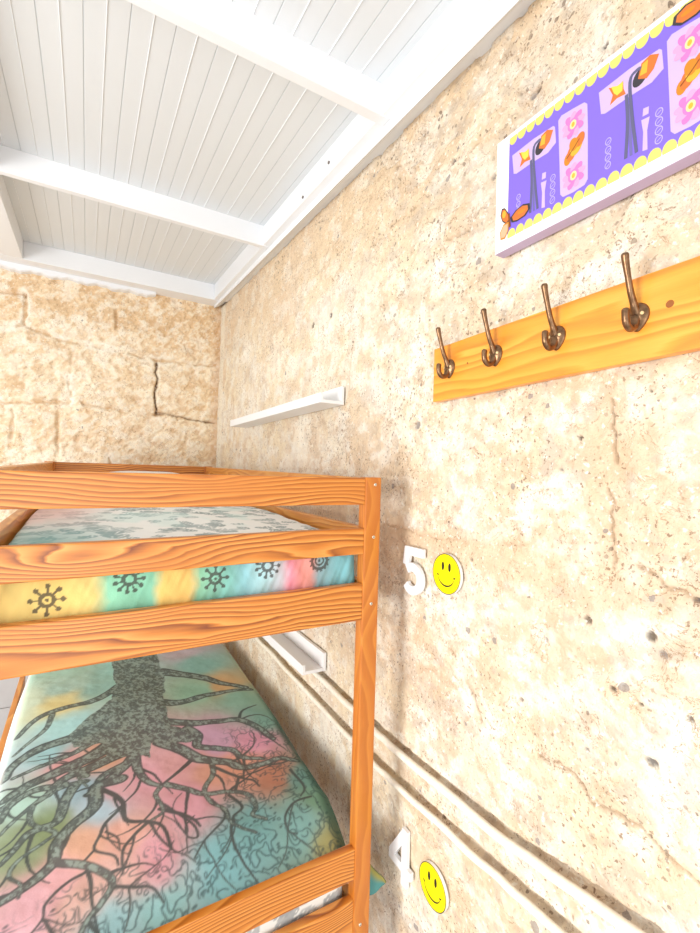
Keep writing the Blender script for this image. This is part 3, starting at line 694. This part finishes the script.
# lower duvet: printed tree whose roots spread over coloured patches
def tree_cols(a, V, us, vs):
    U = a
    c = np.zeros(U.shape+(3,)); W = np.zeros(U.shape)
    jx = U+0.05*(fbm(U/0.1, V/0.1, 601, 3)-0.5); jy = V+0.07*(fbm(U/0.1, V/0.1, 611, 3)-0.5)
    for (x, y, r, g, b) in SEEDS:
        d2 = ((jx-x)/0.09)**2+((jy-y)/0.12)**2
        w = 1.0/(d2*d2+0.02); c += w[..., None]*np.array(s8(r, g, b)); W += w
    c /= W[..., None]
    g = c.mean(-1, keepdims=True); c = np.clip((g+(c-g)*0.82)*1.18*np.array([0.97, 1.02, 1.05]), 0, 0.94)
    # the print is drawn on a flat sheet grid, then sampled on the cloth
    gx = np.arange(-0.40, 0.95, 0.002); gy = np.arange(1.0, 3.1, 0.0025)
    cov = np.zeros((len(gy), len(gx))); inner = np.zeros_like(cov); curl = np.zeros_like(cov)
    r = np.random.default_rng(5)
    for w, pts in ROOTS:
        p = [tuple(q) for q in spline(pts, 6)]
        w = min(w, 0.06)*(1.4 if w > 0.022 else 1.05)
        stroke(cov, gx, gy, p, w*1.2, w*0.55, 0.002)
        if w > 0.016: stroke(inner, gx, gy, p, w*0.85, w*0.25, 0.004)
    for w, pts in ROOTS:
        if len(pts) < 4: continue
        for q in range(2):
            i = r.integers(1, len(pts)-1); x, y = pts[i]
            if y > 1.95: continue
            h = math.atan2(pts[i][1]-pts[i-1][1], pts[i][0]-pts[i-1][0])+r.choice([-1, 1])*r.uniform(0.5, 1.0)
            p = [(x, y)]; cu = r.uniform(-9, 9); L = r.uniform(0.10, 0.2)
            for k in range(14):
                h += cu*L/14+r.uniform(-0.18, 0.18); cu += r.uniform(-2, 2)
                x += math.cos(h)*L/14; y += math.sin(h)*L/14*1.3; p.append((x, y))
            stroke(cov, gx, gy, p, min(0.012, w*0.6), 0.003, 0.002)
    # fine meandering rootlets: level lines of a smooth field
    GX, GY = np.meshgrid(gx, gy)
    zone = np.maximum(sstep(0.02, 0.10, GX-(0.28+0.55*(GY-1.3)))*sstep(1.66, 1.56, GY), sstep(1.34, 1.24, GY+0.15*(fbm(GX/0.08, GY/0.08, 655, 2)-0.5))*sstep(-0.16, -0.12, GX))
    zone = np.maximum(zone, sstep(0.46, 0.52, GX)*sstep(1.85, 1.7, GY))
    ddx, ddy = gx[1]-gx[0], gy[1]-gy[0]
    for sd, lv in ((661, (0.40, 0.60)), (667, (0.5,))):
        F = fbm(GX/0.030, GY/0.038, sd, 2)
        gyv, gxv = np.gradient(F, ddy, ddx); G = np.hypot(gxv, gyv)+1.5
        cut = sstep(0.38, 0.5, fbm(GX/0.045, GY/0.05, sd+3, 2))
        for l in lv: curl = np.maximum(curl, (1-sstep(0.0010, 0.0030, np.abs(F-l)/G))*zone*cut)
    for k in range(260):
        x = r.uniform(-0.15, 0.72); y = r.uniform(1.08, 1.6)
        if zone[min(np.searchsorted(gy, y), len(gy)-1), min(np.searchsorted(gx, x), len(gx)-1)] > 0.5:
            stroke(curl, gx, gy, [(x, y), (x+0.004, y+0.003)], 0.007, 0.006, 0.002)
    # trunk polygon
    wx = GX+0.02*(fbm(GX/0.04, GY/0.06, 621, 3)-0.5); wy = GY+0.03*(fbm(GX/0.04, GY/0.06, 631, 3)-0.5)
    ins = np.zeros(GX.shape, bool); T = TRUNK+[TRUNK[0]]
    T = [(x, y+0.4 if y > 2.5 else y) for x, y in T]
    for (x0, y0), (x1, y1) in zip(T[:-1], T[1:]):
        cross = ((y0 > wy) != (y1 > wy)); xi = (x1-x0)*(wy-y0)/(y1-y0+1e-9)+x0
        ins ^= cross & (wx < xi)
    cov = np.maximum(cov, ins*1.0); inner = np.maximum(inner, ins*1.0)
    def samp(A):
        i = np.clip((U-gx[0])/(gx[1]-gx[0]), 0, len(gx)-2); j = np.clip((V-gy[0])/(gy[1]-gy[0]), 0, len(gy)-2)
        i0 = i.astype(int); j0 = j.astype(int); fi = i-i0; fj = j-j0
        return (A[j0, i0]*(1-fi)+A[j0, i0+1]*fi)*(1-fj)+(A[j0+1, i0]*(1-fi)+A[j0+1, i0+1]*fi)*fj
    cv, iv, cu = samp(cov), samp(inner), samp(curl)
    c = blend(c, (70, 88, 92), 0.7*cu*(1-cv))
    bark = fbm(U/0.009+V/0.04, V/0.016, 641, 4, 0.7)
    tr = blend(np.zeros(U.shape+(3,))+np.array(s8(84, 90, 90)), (156, 176, 168), iv*(0.12+0.75*sstep(0.42, 0.62, bark)))
    c = c*(1-cv[..., None]*0.93)+tr*(cv[..., None]*0.93)
    # shade on the duvet's wall side, painted into the cloth colour
    shade_edge = duv_r(V)-0.055+0.03*(fbm(V/0.12, U/0.1, 651, 3)-0.5)
    c = blend(c, (60, 88, 80), 0.8*sstep(0, 0.03, U-shade_edge)*sstep(2.3, 1.7, V))
    # white turned hem on the left
    c = blend(c, (245, 245, 240), 0.85*sstep(-0.19, -0.215, U))
    return c
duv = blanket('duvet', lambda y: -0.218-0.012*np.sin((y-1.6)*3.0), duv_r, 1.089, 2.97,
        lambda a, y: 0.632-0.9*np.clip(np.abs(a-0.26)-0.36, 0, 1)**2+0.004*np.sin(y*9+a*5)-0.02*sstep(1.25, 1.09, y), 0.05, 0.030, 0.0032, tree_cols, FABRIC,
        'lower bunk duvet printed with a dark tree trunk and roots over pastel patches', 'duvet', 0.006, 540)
# corner of that duvet hanging out between post and wall
def flap():
    n = 14
    u = np.linspace(0, 1, n); v = np.linspace(0, 1, n)
    U, V = np.meshgrid(u, v)
    X = 0.700+0.088*U; Y = 1.125-0.012*V+0.006*np.sin(U*7)-0.03*U
    Zt = 0.572-0.105*U**1.2; Zb = 0.425+0.025*U
    Zt = np.maximum(Zt, Zb+0.004)
    Z = Zb+(Zt-Zb)*V+0.004*np.sin(U*9)
    c = np.empty(U.shape+(3,)); c[:] = s8(96, 160, 160)
    c = blend(c, (170, 165, 90), sstep(0.5, 0.95, V+0.3*(U-0.5)))
    c = blend(c, (70, 90, 80), 0.6*sstep(0.93, 1.0, V))
    me = grid_mesh('hanging_corner', X, Y, Z, c)
    o = link('hanging_corner', me, FABRIC, duv); o['label'] = 'teal and olive corner hanging beside the post'
    md = o.modifiers.new('thick', 'SOLIDIFY'); md.thickness = 0.003
flap()

# pillow at the head of the upper bunk
def pillow():
    n, m_ = 60, 36
    u = np.linspace(-1, 1, n); v = np.linspace(-1, 1, m_)
    U, V = np.meshgrid(u, v)
    pr = (np.clip(1-np.abs(U)**3.5, 0, 1)*np.clip(1-np.abs(V)**3.0, 0, 1))**0.5
    bm = bmesh.new(); cx, cy, cz = 0.30, 2.84, 1.535
    top = cz+0.085*pr+0.006*(fbm(U*3+5, V*3+5, 701, 3)-0.5); bot = cz-0.078*pr
    X = cx+0.30*U*(1-0.05*(1-np.abs(V))); Y = cy+0.13*V*(1-0.05*(1-np.abs(U)))
    gt = [[bm.verts.new((X[j,i], Y[j,i], top[j,i])) for i in range(n)] for j in range(m_)]
    gb = [[gt[j][i] if j in (0, m_-1) or i in (0, n-1) else bm.verts.new((X[j,i], Y[j,i], bot[j,i])) for i in range(n)] for j in range(m_)]
    for j in range(m_-1):
        for i in range(n-1):
            bm.faces.new((gt[j][i], gt[j][i+1], gt[j+1][i+1], gt[j+1][i]))
            try: bm.faces.new((gb[j][i], gb[j+1][i], gb[j+1][i+1], gb[j][i+1]))
            except ValueError: pass
    tag(from_bm('pillow', bm, plain('white_cotton', s8(244, 240, 238), 0.9, bump=0.2, bscale=200), None, True),
        'white pillow at the far end of the upper bunk', 'pillow')
pillow()

# ------------------------------------------------------------------ wall ledges
def ledge(y0, y1, zb, label):
    """picture ledge: tall back strip, shelf, low front lip - one moulded profile"""
    o = empty('wall_ledge', (WX-0.004, (y0+y1)/2, zb), label, 'shelf', 'white picture ledges')
    xb, xf = 0.818, 0.720
    box_obj('shelf_board', xf+0.012, xb-0.012, y0, y1, zb, zb+0.012, WHITE2, o, 0.001)
    box_obj('back_strip', xb-0.012, xb, y0, y1, zb, zb+0.068, WHITE2, o, 0.001)
    box_obj('front_lip', xf, xf+0.012, y0, y1, zb, zb+0.036, WHITE2, o, 0.001)
    return o
ledge(1.475, 2.655, 1.893, 'long white picture ledge on the stone wall above the upper bunk')
ledge(1.555, 2.705, 0.888, 'white picture ledge on the stone wall above the lower bunk')

# ------------------------------------------------------------------ pipes along the wall
def pipe(P, r, label):
    pts = [(WX-0.006, y, z) for y, z in P]
    pts = spline(pts, 8)
    bm = bmesh.new()
    tube(bm, [(p[0]+0.0015*math.sin(i*1.3), p[1], p[2]+0.0015*math.sin(i*0.9)) for i, p in enumerate(pts)], r, 12)
    tag(from_bm('wall_pipe', bm, PIPEM), label, 'pipe', 'white pipes along the wall')
pipe(PIPE1, 0.0105, 'upper of two cream painted pipes running along the stone wall')
pipe(PIPE2, 0.0090, 'lower of two cream painted pipes running along the stone wall')

# ------------------------------------------------------------------ coat rack
rack = empty('coat_rack', (0.809, 0.575, 1.91), 'orange pine coat rack board with bronze hooks on the stone wall', 'coat rack')
def rz(y): return (0.95-y)*0.018
bm = bmesh.new()
y0, y1 = 0.16, 0.951; b0, b1 = 1.838, 1.980
hexa(bm, [(0.799,y0,b0+rz(y0)-.004),(0.819,y0,b0+rz(y0)-.004),(0.819,y1,b0),(0.799,y1,b0),(0.799,y0,b1+rz(y0)-.004),(0.819,y0,b1+rz(y0)-.004),(0.819,y1,b1),(0.799,y1,b1)], 0.002)
from_bm('mounting_board', bm, W_RACK, rack)
# two knots and a filled screw hole in the board
for (y, z, r) in ((0.378,1.926,0.007),(0.825,1.918,0.003)):
    bm = bmesh.new(); tube(bm, [(0.7995,y,z),(0.7985,y,z)], [r, r*0.8], 14)
    from_bm('knot', bm, plain('knot_brown', s8(150, 84, 26), 0.5), rack)

def coat_hook(y, zc):
    bm = bmesh.new()
    X0 = 0.7988
    # domed shield plate
    n = 36; m_ = 7
    out = []
    for k in range(n):
        a = 2*PI*k/n
        hy = 0.0195*math.cos(a)*(1.0+0.10*math.sin(a)); hz = 0.026*math.sin(a) if math.sin(a) < 0 else 0.023*math.sin(a)
        if math.sin(a) < 0: hy *= (1-0.32*abs(math.sin(a))**2)
        out.append((hy, hz))
    rings = []
    for j in range(m_):
        s = 1-j/m_; h = 0.0025+0.0085*(1-s**2.2)
        rings.append([bm.verts.new((X0-(0 if j == 0 else h), y+hy*s, zc+hz*s)) for hy, hz in out])
        if j == 0: rings.append([bm.verts.new((X0-0.0025, y+hy, zc+hz)) for hy, hz in out])
    for a, b in zip(rings[:-1], rings[1:]):
        for k in range(n): bm.faces.new((a[k], a[(k+1)%n], b[(k+1)%n], b[k])).smooth = True
    bm.faces.new(rings[-1])
    P = spline([(X0-0.004,y,zc+0.002),(X0-0.012,y,zc+0.018),(X0-0.022,y,zc+0.036),(X0-0.031,y,zc+0.060),(X0-0.039,y,zc+0.084),(X0-0.042,y,zc+0.098)], 7)
    rr = list(np.interp(np.linspace(0, 1, len(P)), [0, 0.25, 0.6, 0.85, 0.94, 1.0], [0.0085, 0.0058, 0.0050, 0.0060, 0.0066, 0.0045]))
    tube(bm, P, rr, 14)
    P = spline([(X0-0.004,y,zc-0.002),(X0-0.012,y,zc-0.019),(X0-0.024,y,zc-0.024),(X0-0.034,y,zc-0.016),(X0-0.0365,y,zc-0.002),(X0-0.035,y,zc+0.007)], 7)
    rr = list(np.interp(np.linspace(0, 1, len(P)), [0, 0.3, 0.8, 0.93, 1.0], [0.0095, 0.0062, 0.0062, 0.0068, 0.0045]))
    tube(bm, P, rr, 14)
    h = from_bm('hook', bm, BRONZE, rack)
    md = h.modifiers.new('sub', 'SUBSURF'); md.levels = 1; md.render_levels = 1
    for s in (-1, 1):
        bm = bmesh.new()
        p = Vector((X0-0.0065, y+s*0.0105, zc+0.002)); d = Vector((-1, s*0.35, 0)).normalized()
        tube(bm, [p, p+d*0.0022, p+d*0.0028], [0.0032, 0.0032, 0.0022], 12)
        from_bm('screw', bm, BRASS, h)
for y, z in ((0.888,1.917),(0.736,1.919),(0.580,1.921),(0.427,1.919)): coat_hook(y, z)

# ------------------------------------------------------------------ numbers and smiley discs
def ribbon(bm, pts, w, x0, x1, closed=False):
    """flat stroke of width w along pts (y,z) extruded from x0 to x1"""
    P = [np.array(p, float) for p in pts]; n = len(P); L = []; R = []
    for i in range(n):
        a = P[i]-P[i-1] if i > 0 else P[1]-P[0]; b = P[i+1]-P[i] if i < n-1 else P[-1]-P[-2]
        a = a/np.linalg.norm(a); b = b/np.linalg.norm(b)
        na = np.array([-a[1], a[0]]); nb = np.array([-b[1], b[0]]); m = na+nb; m /= np.linalg.norm(m)
        k = min(1.0/max(np.dot(m, na), 0.3), 1.8)
        L.append(P[i]+m*k*w/2); R.append(P[i]-m*k*w/2)
    f = [[bm.verts.new((x, q[0], q[1])) for q in side] for x in (x0, x1) for side in (L, R)]
    for i in range(n-1):
        bm.faces.new((f[0][i], f[0][i+1], f[1][i+1], f[1][i])); bm.faces.new((f[2][i], f[2][i+1], f[3][i+1], f[3][i]))
        bm.faces.new((f[0][i], f[0][i+1], f[2][i+1], f[2][i])); bm.faces.new((f[1][i], f[1][i+1], f[3][i+1], f[3][i]))
    for i in (0, n-1): bm.faces.new((f[0][i], f[1][i], f[3][i], f[2][i]))

def digit5():
    cy, cz, h = 1.026, 1.372, 0.130
    yl, yr = cy+0.046, cy-0.040     # left is +y
    bm = bmesh.new(); w = 0.024
    st = [(yr+0.002, cz+h/2-w/2), (yl-w/2-0.002, cz+h/2-w/2), (yl-w/2+0.004, cz+0.012)]
    arc = [(cy+0.007-0.035*math.sin(t), cz-0.024+0.033*math.cos(t)) for t in np.linspace(-0.75, PI+0.95, 22)]
    ribbon(bm, st, w, WX-0.001, WX-0.012); ribbon(bm, arc, w, WX-0.001, WX-0.0121)
    tag(from_bm('number_sign', bm, WHITE2), 'white number 5 fixed to the stone wall beside the upper bunk', 'number')
def digit4():
    cy, cz = 1.050, 0.565
    bm = bmesh.new(); w = 0.024
    xr = cy-0.016
    ribbon(bm, [(xr, cz-0.075), (xr, cz+0.080)], w, WX-0.001, WX-0.012)
    ribbon(bm, [(xr+0.003, cz+0.066), (cy+0.046, cz-0.022)], w, WX-0.001, WX-0.0121)
    ribbon(bm, [(cy+0.056, cz-0.030), (cy-0.046, cz-0.030)], w*0.95, WX-0.001, WX-0.0122)
    tag(from_bm('number_sign', bm, WHITE2), 'white number 4 fixed to the stone wall beside the lower bunk', 'number')
digit5(); digit4()

def smiley(cy, cz, r, rot, label):
    o = empty('smiley_sign', (WX, cy, cz), label, 'smiley sign', 'yellow smiley discs')
    xf = WX-0.010
    def pt(a, b, x):
        a2 = a*math.cos(rot)-b*math.sin(rot); b2 = a*math.sin(rot)+b*math.cos(rot)
        return (x, cy-a2*r, cz+b2*r)
    def disc(name, ca, cb, ra, rb, xa, xb, mat, n=40):
        bm = bmesh.new()
        A = [bm.verts.new(pt(ca+ra*math.cos(2*PI*k/n), cb+rb*math.sin(2*PI*k/n), xa)) for k in range(n)]
        B = [bm.verts.new(pt(ca+ra*math.cos(2*PI*k/n), cb+rb*math.sin(2*PI*k/n), xb)) for k in range(n)]
        for k in range(n): bm.faces.new((A[k], A[(k+1)%n], B[(k+1)%n], B[k]))
        bm.faces.new(A); bm.faces.new(B[::-1])
        return from_bm(name, bm, mat, o)
    disc('rim', 0, 0, 1, 1, WX-0.001, xf+0.0006, GREYW, 64)['label'] = 'off-white rim'
    disc('face_disc', 0, 0, 0.999, 0.999, xf+0.0006, xf, YELLOW, 64)
    bm = bmesh.new(); n = 64
    ro, ri = 1.0, 0.965
    A = [bm.verts.new(pt(ro*math.cos(2*PI*k/n), ro*math.sin(2*PI*k/n), xf-0.0004)) for k in range(n)]
    B = [bm.verts.new(pt(ri*math.cos(2*PI*k/n), ri*math.sin(2*PI*k/n), xf-0.0004)) for k in range(n)]
    for k in range(n): bm.faces.new((A[k], A[(k+1)%n], B[(k+1)%n], B[k]))
    from_bm('outline', bm, BLACK, o)
    disc('eye', -0.24, 0.36, 0.085, 0.21, xf, xf-0.0008, BLACK, 24)
    disc('eye', 0.24, 0.36, 0.085, 0.21, xf, xf-0.0008, BLACK, 24)
    bm = bmesh.new(); A = []; B = []
    ts = np.linspace(PI*1.08, PI*1.92, 26)
    for i, t in enumerate(ts):
        w = 0.022+0.018*math.sin(PI*i/25)
        A.append(bm.verts.new(pt(0.62*math.cos(t), 0.60*math.sin(t)-0.0+w, xf-0.0008))); B.append(bm.verts.new(pt(0.62*math.cos(t), 0.60*math.sin(t)-w, xf-0.0008)))
    for i in range(25): bm.faces.new((A[i], A[i+1], B[i+1], B[i]))
    for q, sx in ((ts[0], -1), (ts[-1], 1)):
        c0 = (0.62*math.cos(q), 0.60*math.sin(q))
        bm.faces.new([bm.verts.new(pt(c0[0]+sx*dx, c0[1]+dy, xf-0.0008)) for dx, dy in ((-0.09,0.04),(0.09,0.10),(0.07,0.05),(-0.02,-0.03))])
    from_bm('mouth', bm, BLACK, o)
smiley(0.894, 1.390, 0.0515, 0.0, 'round yellow smiley face disc on the wall beside the number 5')
smiley(0.916, 0.581, 0.0525, 0.0, 'round yellow smiley face disc on the wall beside the number 4')

# ------------------------------------------------------------------ printed sign
sign = empty('wall_sign', (0.805, 0.50, 2.27), 'purple printed sign with scalloped yellow border and flowers above the coat rack', 'sign')
SY0, SY1, SZ0, SZ1 = 0.215, 0.738, 2.146, 2.402
box_obj('sign_panel', 0.790, 0.8185, SY0, SY1, SZ0, SZ1, plain('sign_edge_shade', s8(186, 166, 194), 0.5), sign, 0.0012)  # lavender edge colour stands in for the dimmer underside
def build_print():
    cols = {'white':(255,253,252),'purple':(148,122,248),'yellow':(250,238,130),'lilac':(226,200,246),'gold':(250,196,70),'lemon':(252,232,90),'orange':(238,132,66),
            'dark':(74,70,74),'slate':(112,110,146),'stem':(128,120,186),'pink':(238,140,214),'rose':(250,182,226),'cream':(252,244,180),'amber':(232,150,50),'ring':(206,190,250),'brown':(150,84,40),'peach':(244,200,160)}
    names = list(cols); mats = [plain('print_'+k, tuple(v*(0.95 if k == 'white' else 0.74) for v in s8(*cols[k])), 0.6, spec=0.2) for k in names]
    bm = bmesh.new(); lay = [0]
    def poly(pts, col, level):
        v = [bm.verts.new((0.790-0.0002-0.00012*level, y, z)) for y, z in pts]
        f = bm.faces.new(v); f.material_index = names.index(col)
        if f.normal.x > 0 or True:
            f.normal_update()
            if f.normal.x > 0: f.normal_flip()
    def ell(y, z, ry, rz_, col, level, n=20, rot=0.0):
        poly([(y+ry*math.cos(t)*math.cos(rot)-rz_*math.sin(t)*math.sin(rot), z+ry*math.cos(t)*math.sin(rot)+rz_*math.sin(t)*math.cos(rot)) for t in np.linspace(0, 2*PI, n, endpoint=False)], col, level)
    def ring(y, z, ry, rz_, w, col, level, n=20):
        T = np.linspace(0, 2*PI, n, endpoint=False)
        for a, b in zip(T, np.roll(T, -1)):
            poly([(y+ry*math.cos(a), z+rz_*math.sin(a)), (y+ry*math.cos(b), z+rz_*math.sin(b)), (y+(ry-w)*math.cos(b), z+(rz_-w)*math.sin(b)), (y+(ry-w)*math.cos(a), z+(rz_-w)*math.sin(a))], col, level)
    def line(pts, w, col, level):
        P = spline(pts, 5); A = []; B = []
        for i in range(len(P)):
            d = P[min(i+1, len(P)-1)]-P[max(i-1, 0)]; L = max(np.linalg.norm(d), 1e-9)
            nn = np.array([-d[1], d[0]])/L*w/2
            A.append(tuple(P[i]+nn)); B.append(tuple(P[i]-nn))
        for i in range(len(P)-1): poly([A[i], A[i+1], B[i+1], B[i]], col, level)
    pl, pr = 0.703, 0.225
    poly([(SY1-0.0008, 2.4012), (SY0+0.001, 2.4012), (SY0+0.001, 2.1468), (SY1-0.0008, 2.1468)], 'white', 0)
    poly([(pl, 2.387), (pr, 2.387), (pr, 2.173), (pl, 2.173)], 'purple', 1)
    # scalloped border along top and bottom
    y = pl
    k = 0
    while y > pr+0.004:
        c = y-0.0112
        if k != 22:
            ell(c, 2.3870, 0.0109, 0.0140, 'yellow', 2, 18); ell(c, 2.1730, 0.0109, 0.0140, 'yellow', 2, 18)
        y -= 0.0224; k += 1
    poly([(pl+0.001, 2.4005), (pr, 2.4005), (pr, 2.3915), (pl+0.001, 2.3915)], 'white', 3)
    poly([(pl+0.001, 2.168), (pr, 2.168), (pr, 2.148), (pl+0.001, 2.148)], 'white', 3)
    def flower(y, z):
        for i in range(9):
            t = 2*PI*i/9+0.2
            ell(y+0.0125*math.cos(t), z+0.0135*math.sin(t), 0.0120, 0.0072, 'pink' if i % 2 else 'rose', 5+i*0.3, 14, t)
        ell(y, z, 0.0115, 0.0125, 'pink', 8.5); ell(y, z, 0.0068, 0.0085, 'cream', 9); ell(y, z, 0.0034, 0.0048, 'gold', 9.5)
    def croissant(y, z):
        for i, (dy, dz, ra, rb, ro) in enumerate(((0.012,-0.012,0.012,0.008,0.5),(0.004,-0.004,0.016,0.010,0.7),(-0.006,0.004,0.018,0.012,0.8),(-0.013,0.012,0.013,0.009,0.7),(0.0,0.010,0.013,0.009,0.2))):
            ell(y-dy*-1, z+dz, ra, rb, ('amber','orange','gold','orange','amber')[i], 5+i, 16, ro+PI/2-0.4)
        line([(y+0.014, z-0.010), (y, z+0.002), (y-0.012, z+0.014)], 0.0018, 'brown', 10)
    for s in (0.0, 0.196, 0.392):
        def q(y): return y-s
        def Q(pts, col, lv):
            if all(p[0]-s > pr for p in pts): poly([(q(a), b) for a, b in pts], col, lv)
        if s < 0.39:
            # slanted plaque with a yellow bloom and an orange bud
            Q([(0.694,2.349),(0.640,2.352),(0.592,2.349),(0.588,2.344),(0.585,2.311),(0.603,2.301),(0.640,2.303),(0.681,2.302),(0.689,2.306)], 'lilac', 3)
            Q([(0.676,2.345),(0.662,2.335),(0.650,2.339),(0.649,2.324),(0.645,2.312),(0.660,2.315),(0.673,2.311),(0.668,2.326)], 'orange', 4)
            Q([(0.671,2.343),(0.660,2.337),(0.650,2.338),(0.651,2.322),(0.660,2.320),(0.666,2.328)], 'lemon', 5)
            ell(q(0.621), 2.325, 0.012, 0.016, 'dark', 4, 18, 0.5)
            Q([(0.625,2.323),(0.620,2.346),(0.606,2.350),(0.592,2.341),(0.600,2.322),(0.611,2.314)], 'orange', 5)
            Q([(0.622,2.326),(0.618,2.343),(0.609,2.345),(0.611,2.324)], 'gold', 6)
            line([(q(0.643),2.197),(q(0.641),2.26),(q(0.644),2.310)], 0.0058, 'slate', 5)
            line([(q(0.625),2.197),(q(0.634),2.27),(q(0.638),2.329),(q(0.627),2.340),(q(0.620),2.338)], 0.0056, 'slate', 6)
            line([(q(0.634),2.197),(q(0.637),2.25),(q(0.640),2.290)], 0.0050, 'stem', 4)
            # white letter i
            Q([(0.6155,2.266),(0.6065,2.264),(0.6070,2.252),(0.6165,2.253)], 'lilac', 3)
            Q([(0.6185,2.248),(0.6050,2.246),(0.6085,2.225),(0.6075,2.192),(0.6155,2.194),(0.6150,2.226)], 'lilac', 3)
            for i, z in enumerate((2.244, 2.229, 2.214, 2.199)):
                ring(q(0.5905), z-0.001, 0.0062, 0.0072, 0.0016, 'ring', 3); line([(q(0.5905)+0.003, z-0.003), (q(0.5905)-0.003, z+0.001)], 0.0014, 'ring', 3)
        for i, z in enumerate((2.247, 2.232, 2.218, 2.204)):
            if q(0.674) > pr: ring(q(0.6745), z, 0.0058, 0.0068, 0.0016, 'ring', 3); line([(q(0.6745)+0.003, z-0.003), (q(0.6745)-0.003, z+0.001)], 0.0014, 'ring', 3)
        if s < 0.39:
            Q([(0.581,2.352),(0.574,2.358),(0.550,2.355),(0.526,2.351),(0.520,2.344),(0.518,2.300),(0.516,2.200),(0.522,2.192),(0.545,2.190),(0.567,2.192),(0.573,2.200),(0.576,2.260)], 'lilac', 3)
            flower(q(0.548), 2.323); croissant(q(0.546), 2.273); flower(q(0.545), 2.222)
    def butterfly(y, z, sc, flip=1):
        W = [[(0,-0.004),(0.006,0.014),(0.016,0.030),(0.024,0.032),(0.028,0.018),(0.022,0.002),(0.010,-0.010)],
             [(0,0),(-0.014,0.010),(-0.034,0.014),(-0.050,0.008),(-0.052,-0.004),(-0.040,-0.014),(-0.018,-0.016),(-0.004,-0.012)],
             [(0.004,-0.006),(0.018,-0.006),(0.028,-0.020),(0.026,-0.038),(0.014,-0.040),(0.004,-0.026)]]
        for i, w in enumerate(W):
            cx = sum(p[0] for p in w)/len(w); cz = sum(p[1] for p in w)/len(w)
            poly([(y+a*sc*flip, z+b*sc) for a, b in w], ('dark','dark','amber')[i], 10+i*0.2)
            poly([(y+(cx+(a-cx)*0.80)*sc*flip, z+(cz+(b-cz)*0.80)*sc) for a, b in w], ('orange','orange','peach')[i], 11+i*0.2)
        ell(y+0.017*sc*flip, z+0.016*sc, 0.005*sc, 0.008*sc, 'gold', 12); ell(y-0.030*sc*flip, z, 0.010*sc, 0.004*sc, 'amber', 12)
        line([(y+0.004*sc*flip, z+0.012*sc), (y+0.000*sc, z-0.020*sc)], 0.0045*sc, 'brown', 13)
    butterfly(0.695, 2.211, 1.0)
    butterfly(0.325, 2.375, 1.0, -1)
    me = bpy.data.meshes.new('printed_face'); bm.to_mesh(me); bm.free()
    link('printed_face', me, mats, sign)
build_print()

# ------------------------------------------------------------------ light
w = bpy.data.worlds.new('daylight'); SC.world = w; w.use_nodes = True
bg = w.node_tree.nodes['Background']; bg.inputs[0].default_value = (0.96, 0.98, 1.0, 1); bg.inputs[1].default_value = WORLD
def area(name, loc, target, sx, sy, power, col=(1, 1, 1)):
    l = bpy.data.lights.new(name, 'AREA'); l.shape = 'RECTANGLE'; l.size = sx; l.size_y = sy; l.energy = power; l.color = col
    o = bpy.data.objects.new(name, l); COL.objects.link(o); o.location = loc
    o.rotation_euler = (Vector(target)-Vector(loc)).to_track_quat('-Z', 'Y').to_euler(); return o
area('window_light', (-2.3, 0.45, 1.25), (0.7, 1.5, 1.3), 1.1, 1.3, KEY, (1.0, 0.985, 0.965))
area('fill_light', (-0.3, -1.4, 0.9), (0.6, 1.6, 1.5), 1.2, 1.6, FILL)  # added fill light behind the camera, no door there

# ------------------------------------------------------------------ camera
yaw, pit, rol = math.radians(30.0), math.radians(0.9), math.radians(1.67)
f = Vector((math.sin(yaw)*math.cos(pit), math.cos(yaw)*math.cos(pit), math.sin(pit)))
r = Vector((math.cos(yaw), -math.sin(yaw), 0)); u = r.cross(f)
r2 = math.cos(rol)*r+math.sin(rol)*u; u2 = -math.sin(rol)*r+math.cos(rol)*u
cam = bpy.data.cameras.new('camera'); co = bpy.data.objects.new('camera', cam); COL.objects.link(co)
M = Matrix(((r2.x, u2.x, -f.x, 0), (r2.y, u2.y, -f.y, 0), (r2.z, u2.z, -f.z, 1.64), (0, 0, 0, 1)))
co.matrix_world = M
cam.sensor_fit = 'HORIZONTAL'; cam.sensor_width = 36; cam.lens = 458/700*36; cam.clip_start = 0.02
SC.camera = co
SC.view_settings.view_transform = 'Standard'; SC.view_settings.look = 'None'
SC.view_settings.exposure = EXPO; SC.view_settings.gamma = 1.0
